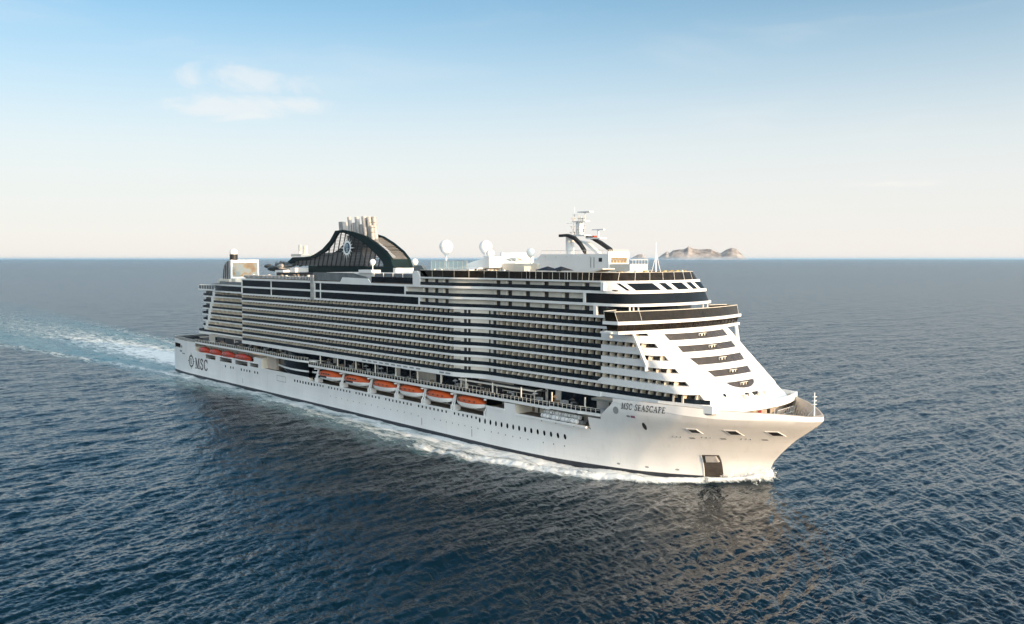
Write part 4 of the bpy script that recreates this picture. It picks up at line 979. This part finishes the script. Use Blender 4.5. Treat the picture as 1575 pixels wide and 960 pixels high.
for x0 in np.arange(99, 168, 3.3):           # leaning ribs
    lean = .36; zb = 49.1
    for k in range(60):
        z = zb + k * .25; x = x0 + (z - zb) * lean
        if z > top_at(x, fi_) + .1: break
    zt_ = z; xt_ = x0 + (zt_ - zb) * lean
    if zt_ - zb > .8: part(MB().loft([[(x0, -3.95, zb), (x0 + .5, -3.95, zb), (x0 + .5, -3.72, zb), (x0, -3.72, zb)], [(xt_, -3.95, zt_), (xt_ + .5, -3.95, zt_), (xt_ + .5, -3.72, zt_), (xt_, -3.72, zt_)]]), 'funnel_rib', 'dark', fun)
lv = MB()
for z in np.arange(49.5, 61.6, .55):
    xa = [x for x in np.arange(96, 168, .5) if top_at(x, fi_) > z]
    if xa: lv.box(xa[0], xa[-1], -3.75, -3.6, z, z + (.36 if z < 54 else .14))
part(lv, 'funnel_louvre', 'slat', fun)
part(MB().extr([(116, 49), (116, 51.6), (137, 54.2), (150, 54.2), (153, 49)], -2.8, -2.4), 'funnel_backing', 'slat', fun)
part(MB().extr([(140, 49), (139, 60.8), (145, 60), (149.5, 58.6), (150, 49)], -2.9, 2.9), 'funnel_casing', 'dark', fun)
# sloping front face of the funnel with lit louvres
ff = MB()
pf_ = [(153.9, 60.0), (160.4, 57.6), (166.8, 54.5), (170.2, 52.0)]
for k in range(len(pf_) - 1):
    for q in np.linspace(0, 1, 7)[:-1]:
        x, z = pf_[k][0] + (pf_[k + 1][0] - pf_[k][0]) * q, pf_[k][1] + (pf_[k + 1][1] - pf_[k][1]) * q
        ff.box(x - .1, x + .25, -3.2, 3.2, z - .55, z - .30)
part(ff, 'funnel_front_louvre', 'slat', fun)
part(MB().extr([(168.8, 47.2), (172.6, 47.2), (170.4, 51.8), (167.5, 52.4)], -3.18, 3.18), 'funnel_front_base', 'green', fun)
part(MB().box(172.4, 174, -4.6, 4.6, 46.4, 48.8), 'funnel_foot', 'cream', fun)
part(MB().extr([(95, 49.2), (100, 52.4), (114, 52.8), (120, 54.3), (119, 52.8), (105, 49.2)], -3.1, 3.1), 'funnel_tail', 'green', fun)
# emblem on the funnel
fe = lambda u, v: (141.7 + u * 1.0 + v * .12, -4.32, 56.0 + v)
part(star(fe, 5.4, 2.1, 16), 'emblem_star', mat('pale_emblem_metal', (.90, .90, .87), .4, var=.03), fun)
fe = lambda u, v: (141.7 + u + v * .12, -4.37, 56.0 + v)
part(ringp(fe, 1.9, 2.7), 'emblem_ring', mat('white_emblem_metal', (.86, .88, .88), .4, var=.03), fun)
fe = lambda u, v: (141.7 + u + v * .12, -4.40, 56.0 + v)
part(ringp(fe, 0.01, 1.9), 'emblem_disc', 'navy', fun)
fe = lambda u, v: (141.9 + u + v * .12, -4.45, 56.0 + v)
part(lowletters(fe, 2.2), 'emblem_letters', mat('ice_emblem_letters', (.6, .72, .75), .4, var=.05), fun)
# exhaust stacks
def stack(x, z0, z1, r, y, lean=-.16):
    return MB().tube([(x, y, z0), (x + lean * (z1 - z0) * 1.0, y, z1)], [r, r], 12)
for x, z0, z1, r, y in ((140.2, 60, 67.6, .8, -1.6), (142.0, 60, 65.4, .9, -.6), (144.2, 60, 65.0, .7, -2.0), (146.0, 59, 67.4, .9, -1.8), (147.6, 59, 64.6, .9, -1.2), (149.4, 58.5, 66.4, .8, .4), (150.8, 58, 67.5, 1.05, -1.6), (153.2, 57.5, 67.2, 1.0, -1.0), (154.6, 57, 67.3, .95, .2), (155.4, 57, 64.0, .8, -1.6), (152.4, 57, 63.4, .7, -2.5)):
    part(stack(x, z0, z1, r, y), 'exhaust_pipe', 'steel', fun, 40)
part(MB().extr([(133.2, 62.4), (136.4, 62.4), (135.6, 66.0), (132.8, 66.0)], -2.6, 1.5), 'exhaust_casing', 'steel', fun)
lt = MB()
for z in (61.5, 63.2, 65): lt.box(153.8, 158.2, -2.4, -2.2, z, z + .12)
lt.box(154.0, 154.15, -2.45, -2.3, 58.5, 65.2)
part(lt, 'stack_ladder', 'yellow', fun)

# ---- water slides
def coil(cx, cy, cz, r, turns, rise, tr, ph):
    return MB().tube([(cx + r * math.cos(ph + a) * 1.3, cy + r * math.sin(ph + a), cz + rise * a / (2 * math.pi)) for a in np.linspace(0, 2 * math.pi * turns, int(26 * turns))], tr, 8)
for args, mm in (((93, -8, 46.6, 3.0, 1.4, 2.2, .75, .3), 'slide'), ((98, -6, 48.0, 2.6, 1.3, 1.8, .7, 2), 'slide'), ((102, -9, 46.2, 2.4, 1.2, 2.6, .7, 4), 'steel'), ((88.5, -9, 48.4, 1.6, .8, 1.0, .7, 1), 'slide')):
    part(coil(*args), 'slide_tube', mm, smooth=40)
part(MB().box(99, 106, -12, -4, 45, 47.4).box(106, 110, -9, -3, 44.4, 48.4), 'slide_tower', 'white')
part(MB().box(95.5, 104, -3, 3, 52.9, 53.9).tube([(99.6, -1, 53.9), (99.2, -1, 57.6)], .6, 10).tube([(101.4, .5, 53.9), (101.4, .5, 57.2)], .9, 10), 'aft_vent_tower', 'cream')

# ---- screen tower at the stern
part(MB().box(44.4, 45.9, -6.6, 6.8, 42.6, 51.5).box(44.4, 45.8, -6.6, 0, 41.16, 42.6), 'screen_tower', 'white')
ms = bpy.data.materials.new('video_screen'); ms.use_nodes = True; t2 = ms.node_tree; pb = t2.nodes['Principled BSDF']; pb.inputs['Base Color'].default_value = (.05, .05, .05, 1)
c2 = N(t2, 'ShaderNodeTexCoord'); n2_ = N(t2, 'ShaderNodeTexNoise', ins={'Scale': .22, 'Detail': 3.0}); t2.links.new(c2.outputs['Object'], n2_.inputs[0])
r2_ = ramp(t2, [(.30, (.30, .50, .56)), (.47, (.46, .52, .46)), (.55, (.50, .30, .10)), (.75, (.26, .12, .04))]); t2.links.new(n2_.outputs[0], r2_.inputs[0])
t2.links.new(r2_.outputs[0], pb.inputs['Emission Color']); pb.inputs['Emission Strength'].default_value = .55
part(MB().box(45.92, 46.0, -5.9, 6.2, 43.9, 50.2), 'video_screen', ms)
pr = [(36.5, 41.16), (44.38, 41.16), (44.38, 51.3)] + [(36.5 + 7.9 * (1 - math.cos(a)), 44.5 + 6.8 * math.sin(a)) for a in (1.57, 1.2, .8, .4, 0)]
part(MB().extr(pr, -6.4, 6.4), 'screen_tower_back', mat('dark_brown_cladding', (.035, .03, .03), .4, var=.3))
for x in (38.4, 40.6, 42.8): part(MB().box(x, x + .5, -6.75, -6.42, 41.2, 44.5 + 6.6 * math.sqrt(max(0, 1 - ((44.4 - x) / 7.9) ** 2))), 'tower_fin', 'shade')
part(MB().lathe((44.5, -4.6, 51.4), [(1.75, 0), (1.75, 2.6)], 16), 'dome_pedestal', 'dark')
part(MB().lathe((44.5, -4.6, 54.0), [(1.7, 0), (1.8, .9), (1.5, 1.8), (.8, 2.3), (.02, 2.45)], 16), 'radar_dome', 'white', smooth=50)
part(MB().box(46.5, 58, -13, -11, 41.2, 43.0).box(58, 62, -12, -8, 41.2, 43.4), 'terrace_bar', 'cream')

# ---- radar domes: balloon on a stalk
def dome(x, y, z, r, zb, m_='white'):
    pr = [(r * .14, zb - z), (r * .16, -r * 1.35), (r * .32, -r * 1.2), (r * .72, -r * .78)] + [(r * math.cos(a), r * math.sin(a)) for a in np.linspace(-.5, 1.5, 9)] + [(.02, r)]
    d = part(MB().lathe((x, y, z), pr[3:], 20), 'radar_dome', 'white', smooth=60)
    part(MB().lathe((x, y, z), pr[:4], 10), 'dome_pedestal', 'white', d, 40)
dome(202, -4, 55.9, 2.2, 48.0); dome(213.6, 3, 55.8, 2.1, 48.0); dome(226.6, -6, 53.5, 1.3, 49.5); dome(238, 0, 53.9, 1.25, 50.0); dome(179.5, -17.5, 50.9, 1.0, 48.2); dome(203.6, -17.5, 51.0, 1.05, 47.3)

# ---- houses on the top deck
part(MB().box(208, 228, -12, 12, 46.63, 49.3), 'top_house', 'white')
for a, b in ((209.5, 227.4),):
    g = MB().wall([(a, -15.5), (b, -15.5)], 48.9, 51.3, .06); part(g, 'aqua_screen', 'aqua')
    p2 = MB().tube([(a, -15.5, 51.35), (b, -15.5, 51.35)], .06, 5)
    for x in np.arange(a, b + .1, 2.2): p2.box(x, x + .08, -15.55, -15.45, 46.6, 51.3)
    part(p2, 'aqua_screen_frame', 'cream')
part(MB().box(209, 228, -15.4, -9, 48.5, 48.85), 'top_terrace', 'white')
part(MB().extr([(216, 49.3), (230.8, 49.3), (230.8, 52.6), (222.5, 51.0)], -10, 8), 'top_house_wedge', 'white')
yc = MB().box(230.2, 231.0, -5.2, 5.2, 49.5, 53.8).box(222, 230.19, -4.9, 4.9, 46.63, 52.9); yo = part(yc, 'club_house', 'white')
sc_ = MB()
for k in range(3): ribbon(sc_, [(-3.4 + k * .1 + u_ * 6.6, 51.7 + .5 * math.sin(u_ * 17 + k * 2) * math.exp(-((u_ - .55) / .4) ** 2) + (k - 1) * .12) for u_ in np.linspace(0, 1, 40)], .13, lambda a, b: (231.06, a, b))
part(sc_, 'club_house_script', 'teak', yo)
part(MB().box(231, 246, -5, 6, 46.63, 50.6).box(240, 244, -8, -2, 46.63, 49.8), 'top_house', 'cream')
mh_ = part(MB().box(246.6, 272.6, -4, 4.0, 46.63, 53.25).extr([(240.5, 49), (246.58, 49), (246.58, 53.1)], -3.9, 3.9), 'mast_house', 'white')
part(MB().box(272.61, 273.0, -4.1, 4.1, 46.63, 53.9), 'mast_house_front', 'white', mh_)
part(MB().box(273.01, 273.1, -3.1, 3.2, 50.9, 52.3), 'mast_house_window', mat('amber_window', (.22, .15, .07), .3, var=.5, scale=2.0), mh_)
for x in np.linspace(248.5, 266, 5): part(MB().box(x, x + .5, -4.15, -4.0, 52.5, 52.7), 'mast_house_lamp', 'cream', mh_)
part(MB().box(269.4, 270.6, -4.06, -3.9, 51.2, 52.2), 'mast_house_window', 'dark', mh_)
part(MB().box(266.4, 266.6, -4.1, -4.0, 49.6, 52.4).box(267.6, 267.8, -4.1, -4.0, 49.6, 52.4), 'mast_house_door', 'shade', mh_)
rl = MB()
for y0, y1, x0, x1 in ((-4, -4, 247, 272.8), (-4, 4, 272.8, 272.8)):
    rl.tube([(x0, y0, 54.3), (x1, y1, 54.3)], .05, 5)
    for q in np.linspace(0, 1, 14): x, y = x0 + (x1 - x0) * q, y0 + (y1 - y0) * q; rl.box(x - .04, x + .04, y - .04, y + .04, 53.2, 54.3)
part(rl, 'mast_house_railing', 'cream', mh_)
part(MB().box(273.2, 280, -3.6, 3.6, 46.63, 50.6), 'forward_bridge_house', 'cream')
rl = MB(); rl.tube([(273.2, -3.6, 51.7), (280, -3.6, 51.7), (280, 3.6, 51.7)], .06, 5)
for q in np.linspace(0, 1, 7): rl.box(273.2 + 6.8 * q - .04, 273.2 + 6.8 * q + .04, -3.64, -3.56, 50.6, 51.7).box(279.96, 280.04, -3.6 + 7.2 * q - .04, -3.6 + 7.2 * q + .04, 50.6, 51.7)
part(rl, 'house_railing', 'white')
part(MB().box(281, 287, -9, 9, 46.63, 48.2), 'forward_seating', 'cream')
for k in range(24): y = rng.uniform(-14, 13); furniture(MB().box(284.5, 285.2, y, y + rng.uniform(.4, 1.2), 46.63, 48.3 + rng.uniform(.2, .8)), rng.choice(['cream', 'yellow', 'white', 'teak']))
part(MB().tube([(288.3, -3, 46.6), (288.2, -3, 56.1)], [.22, .12], 8).tube([(288.3, -5.5, 46.6), (288.2, -3.1, 52.5)], .07, 5).tube([(288.3, -.5, 46.6), (288.2, -2.9, 53.5)], .09, 5), 'flag_mast', 'white')
# main mast
mst = part(MB().lathe((254.6, 0, 53.2), [(1.3, 0), (1.3, 5.0)], 14), 'mast', 'white', smooth=40)
for y in (-1.9, 1.6):
    arc = [(252.4, 58.1), (255.5, 58.2), (258.2, 57.2), (260.4, 55.6), (262.4, 53.3)] if y < 0 else [(259.6, 57.8), (262, 57.2), (264.8, 55.9), (268.6, 53.9), (269, 53.4)]
    top = [(x, z + (.75 if k < 2 else 1.0)) for k, (x, z) in enumerate(arc)]
    part(MB().extr(arc + top[::-1], y - .55, y + .55), 'mast_arch', 'dark', mst)
part(MB().extr([(258, 57.2), (262, 56.6), (266.6, 53.4), (265.4, 53.3), (261, 56.1)], -.9, .3), 'mast_leg', 'white', mst)
part(MB().box(256.4, 261.4, -1.2, 1.2, 58.3, 58.7).box(257.4, 259.0, -.7, .7, 58.7, 62.3).box(256.2, 261.2, -1.0, 1.0, 62.3, 62.5).tube([(260.6, -.9, 58.7), (260.6, -.9, 62.3)], .12, 6).tube([(256.5, -.9, 58.7), (256.9, -.9, 62.3)], .12, 6), 'mast_column', 'white', mst)
part(MB().tube([(257.0, -.8, 62.6), (257.0, -.8, 66.4)], [.18, .06], 6).box(254, 261.6, -.9, -.8, 61.9, 62.0).box(256.6, 257.6, -1.2, .2, 64.2, 64.3), 'mast_pole', 'white', mst)
part(MB().tube([(260.4, 0, 62.6), (260.4, 0, 64.8)], .12, 6).box(258.2, 262.8, -.9, .9, 64.8, 65.1), 'radar_scanner', 'white', mst)
part(MB().box(262, 267.2, -1.3, 1.3, 57.4, 57.8).tube([(265.4, 0, 57.8), (265.4, 0, 59.8)], .3, 6).box(263.2, 267.6, -.3, .3, 59.8, 60.1), 'radar_scanner', 'white', mst)
part(MB().box(263.8, 264.6, -.7, .7, 57.85, 58.3), 'mast_buoy', 'orange', mst)
for k in range(26): x = 256.0 + rng.uniform(0, 5.6); z = rng.choice([58.7, 62.5, 60.4, 59.4]); part(MB().box(x - .05, x + .05, -1.3, -1.2, z, z + rng.uniform(.6, 1.6)).box(x - .5, x + .3, -1.3, -1.24, z + .6, z + .7), 'mast_aerial', 'cream', mst)
part(MB().extr([(270, 47.0), (272.5, 48.0), (281.5, 49.6), (281.5, 49.3), (272, 47.2)], -15.5, -11), 'sail_awning', 'cream')

# ================================================================== things that rest on or hang from the ship
def boat(u0=13.2, beam=4.4, hull_m='white', can_m='orange', tender=False):
    r = empty('lifeboat', (0, 0, 0)); n = 15; hl = u0 / 2
    def sec(u): 
        w = max(.06, (1 - abs(u) ** 2.6)) ** .62; return w
    rings, cr_ = [], []
    for k in range(n):
        u = -1 + 2 * k / (n - 1); w = sec(u) * beam / 2; x = u * hl; keel = -1.75 + 1.1 * abs(u) ** 3; g = .15 * abs(u) ** 2
        rings.append([(x, -w, g), (x, -w * .94, g - .55), (x, -w * .62, keel * .72 - .3), (x, 0, keel), (x, w * .62, keel * .72 - .3), (x, w * .94, g - .55), (x, w, g)])
        ht = (1.55 if tender else 1.5) * (1 - abs(u) ** 3.2) + .12
        cr_.append([(x, -w * .985, g + .03), (x, -w * .93, g + ht * .55), (x, -w * .62, g + ht * .93), (x, 0, g + ht * 1.08), (x, w * .62, g + ht * .93), (x, w * .93, g + ht * .55), (x, w * .985, g + .03)])
    MB().loft(rings).build('boat_hull', M[hull_m], r, 40); MB().loft(cr_).build('canopy', M[can_m], r, 35)
    fb_ = MB()
    for k in range(n - 1):
        a, b = rings[k], rings[k + 1]; fb_.quad((a[0][0], a[0][1] - .06, a[0][2] - .08), (b[0][0], b[0][1] - .06, b[0][2] - .08), (b[0][0], b[0][1] - .06, b[0][2] + .06), (a[0][0], a[0][1] - .06, a[0][2] + .06))
    fb_.build('rubbing_strake', M['red' if can_m == 'orange' else 'dark'], r)
    if tender:
        for k in (-3.2, -1.6, 0, 1.6): MB().poly([(k, -beam / 2 * .985, .5), (k + 1.1, -beam / 2 * .985, .5), (k + 1.1, -beam / 2 * .96, 1.0), (k, -beam / 2 * .96, 1.0)]).build('boat_window', M['dark'], r)
        MB().box(-hl * .5, hl * .1, -beam / 2 - .15, -beam / 2 + .3, -.62, -.1).build('boat_fender', M['dark'], r)
        MB().box(hl * .12, hl * .8, -beam / 2 - .12, -beam / 2 + .35, -.5, -.15).build('boat_step', M['white'], r)
    else:
        for k in (-3.6, -1.2, 1.2, 3.4): MB().poly([(k, -beam / 2 * .99, .45), (k + .7, -beam / 2 * .99, .45), (k + .7, -beam / 2 * .965, .8), (k, -beam / 2 * .965, .8)]).build('boat_window', M['dark'], r)
    MB().box(-.9, .9, -.5, .5, 1.5, 1.9).build('boat_cockpit', M[can_m], r)
    for x in (-hl * .72, hl * .72): MB().tube([(x, 0, 1.2), (x, -.2, 2.4)], .05, 5).build('boat_fall', M['dark'], r)
    return r
lab = ['orange topped tender boat hanging farthest aft of the six large boats', 'orange tender boat with dark fender, second from aft under the promenade',
       'orange and white lifeboat just forward of the two tenders', 'orange and white lifeboat, fourth of the six large boats from aft',
       'orange and white lifeboat, second from the forward end of the row', 'orange and white lifeboat farthest forward, next to the white hull panel']
pt = boat(16, 4.6, 'white', 'orange', True); pl = boat()
for i, (a, b) in enumerate(boat_x):
    src = pt if i < 2 else pl
    o = src if i in (0, 2) else copy_tree(src)
    o.location = ((a + b) / 2, -22.35, 11.5); tag(o, lab[i], 'lifeboat', 'large lifeboats under the promenade')
    if i > 1: o.scale = ((b - a) / 13.2 * .98, 1, .95)
    else: o.scale = ((b - a) / 16 * .98, 1, .95)
bpy.context.view_layer.update()
ra = boat(9.6, 3.0, 'red', 'red'); ra.name = 'rescue_boat'
lab = ['red rescue boat farthest aft above the black compass emblem', 'red rescue boat second from the stern, partly behind the hull edge', 'red rescue boat second from the forward end of the stern row', 'red rescue boat farthest forward in the stern recess']
for i, x in enumerate((53.5, 65, 77.5, 91.5)):
    o = ra if i == 0 else copy_tree(ra)
    o.location = (x, -22.7, 12.15); o.scale = ((1.15, 1.15, 1.25, 1.5)[i], 1, .82); tag(o, lab[i], 'rescue boat', 'red rescue boats near the stern')
# life raft canisters
def canister():
    r = empty('liferaft_canister', (0, 0, 0))
    MB().loft([[(x, rad * math.cos(a), .62 + rad * math.sin(a)) for a in [2 * math.pi * k / 14 for k in range(14)]] for x, rad in ((-1.5, .3), (-1.45, .52), (-1.2, .6), (-.1, .6), (-.08, .55), (.08, .55), (.1, .6), (1.2, .6), (1.45, .52), (1.5, .3))]).build('canister_shell', M['white'], r, 40)
    for x in (-.7, .7): MB().loft([[(x - .06, .62 * math.cos(a), .62 + .62 * math.sin(a)) for a in [2 * math.pi * k / 14 for k in range(14)]], [(x + .06, .62 * math.cos(a), .62 + .62 * math.sin(a)) for a in [2 * math.pi * k / 14 for k in range(14)]]], caps=False).build('canister_strap', M['shade'], r)
    MB().box(-1.2, 1.2, -.45, .45, -.02, .12).build('canister_cradle', M['shade'], r)
    return r
c0 = canister()
ordn = ['first', 'second', 'third', 'fourth', 'fifth']
k = 0
for row, (y, z) in enumerate(((-22.7, 11.05), (-21.3, 11.85))):
    for i in range(4 if row == 0 else 4):
        o = c0 if k == 0 else copy_tree(c0); k += 1
        o.location = (268.6 + i * 3.35 + (0 if row == 0 else -.3), y, z - .1)
        tag(o, f'white liferaft canister, {ordn[i]} from aft in the {"front lower" if row == 0 else "rear upper"} row', 'liferaft canister', 'liferaft canisters in the hull recess')
part(MB().box(266, 281, -21.9, -20.5, 10.7, 11.7), 'raft_rack', 'shade')
# dark parasols on the sun deck
def parasol():
    r = empty('parasol', (0, 0, 0))
    MB().loft([[(2.3 * a, 2.3 * b, 2.2) for a, b in ((-1, -1), (1, -1), (1, 1), (-1, 1))], [(2.3 * a, 2.3 * b, 2.32) for a, b in ((-1, -1), (1, -1), (1, 1), (-1, 1))], [(.05 * a, .05 * b, 3.3) for a, b in ((-1, -1), (1, -1), (1, 1), (-1, 1))]]).build('parasol_canopy', M['dark'], r)
    MB().tube([(0, 0, 0), (0, 0, 3.2)], .05, 6).build('pole', M['cream'], r)
    return r
p0 = parasol()
for i, (x, l_) in enumerate(((259.0, 'black square parasol on the top deck, the one nearer the stern'), (264.2, 'black square parasol on the top deck, the one nearer the bow'))):
    o = p0 if i == 0 else copy_tree(p0); o.location = (x, -13, 46.63); tag(o, l_, 'parasol', 'black parasols on the top deck')

for k, q in FURN.items():
    kind_ = {'dark': 'black', 'teak': 'brown', 'shade': 'grey', 'cream': 'cream', 'yellow': 'ochre', 'white': 'white'}[k]
    tag(q.build('deck_furniture', M[k]), f'small {kind_} tables, seats and sunbeds scattered over the open decks', 'deck furniture', kind='stuff')

# fine spray thrown up at the stem
sp_ = MB(); g = np.random.default_rng(4)
for k in range(1500):
    q = abs(g.normal()) * 3.2; x = 320.3 - q; side_ = -1 if g.random() < .75 else 1
    y = side_ * (float(HB(x, 0.5)) + abs(g.normal()) * 1.3 + .5); z = .5 + abs(g.normal()) * 1.3 * math.exp(-q / 11); s_ = g.uniform(.03, .13)
    p_ = [(x + g.normal() * s_, y + g.normal() * s_, z + g.normal() * s_) for _ in range(4)]
    sp_.add(p_, [(0, 1, 2), (0, 2, 3), (0, 3, 1), (1, 3, 2)])
tag(sp_.build('bow_spray', mat('white_spray', (.85, .86, .86), .8, var=.02)), 'white spray thrown up round the stem of the ship', 'spray', kind='stuff')
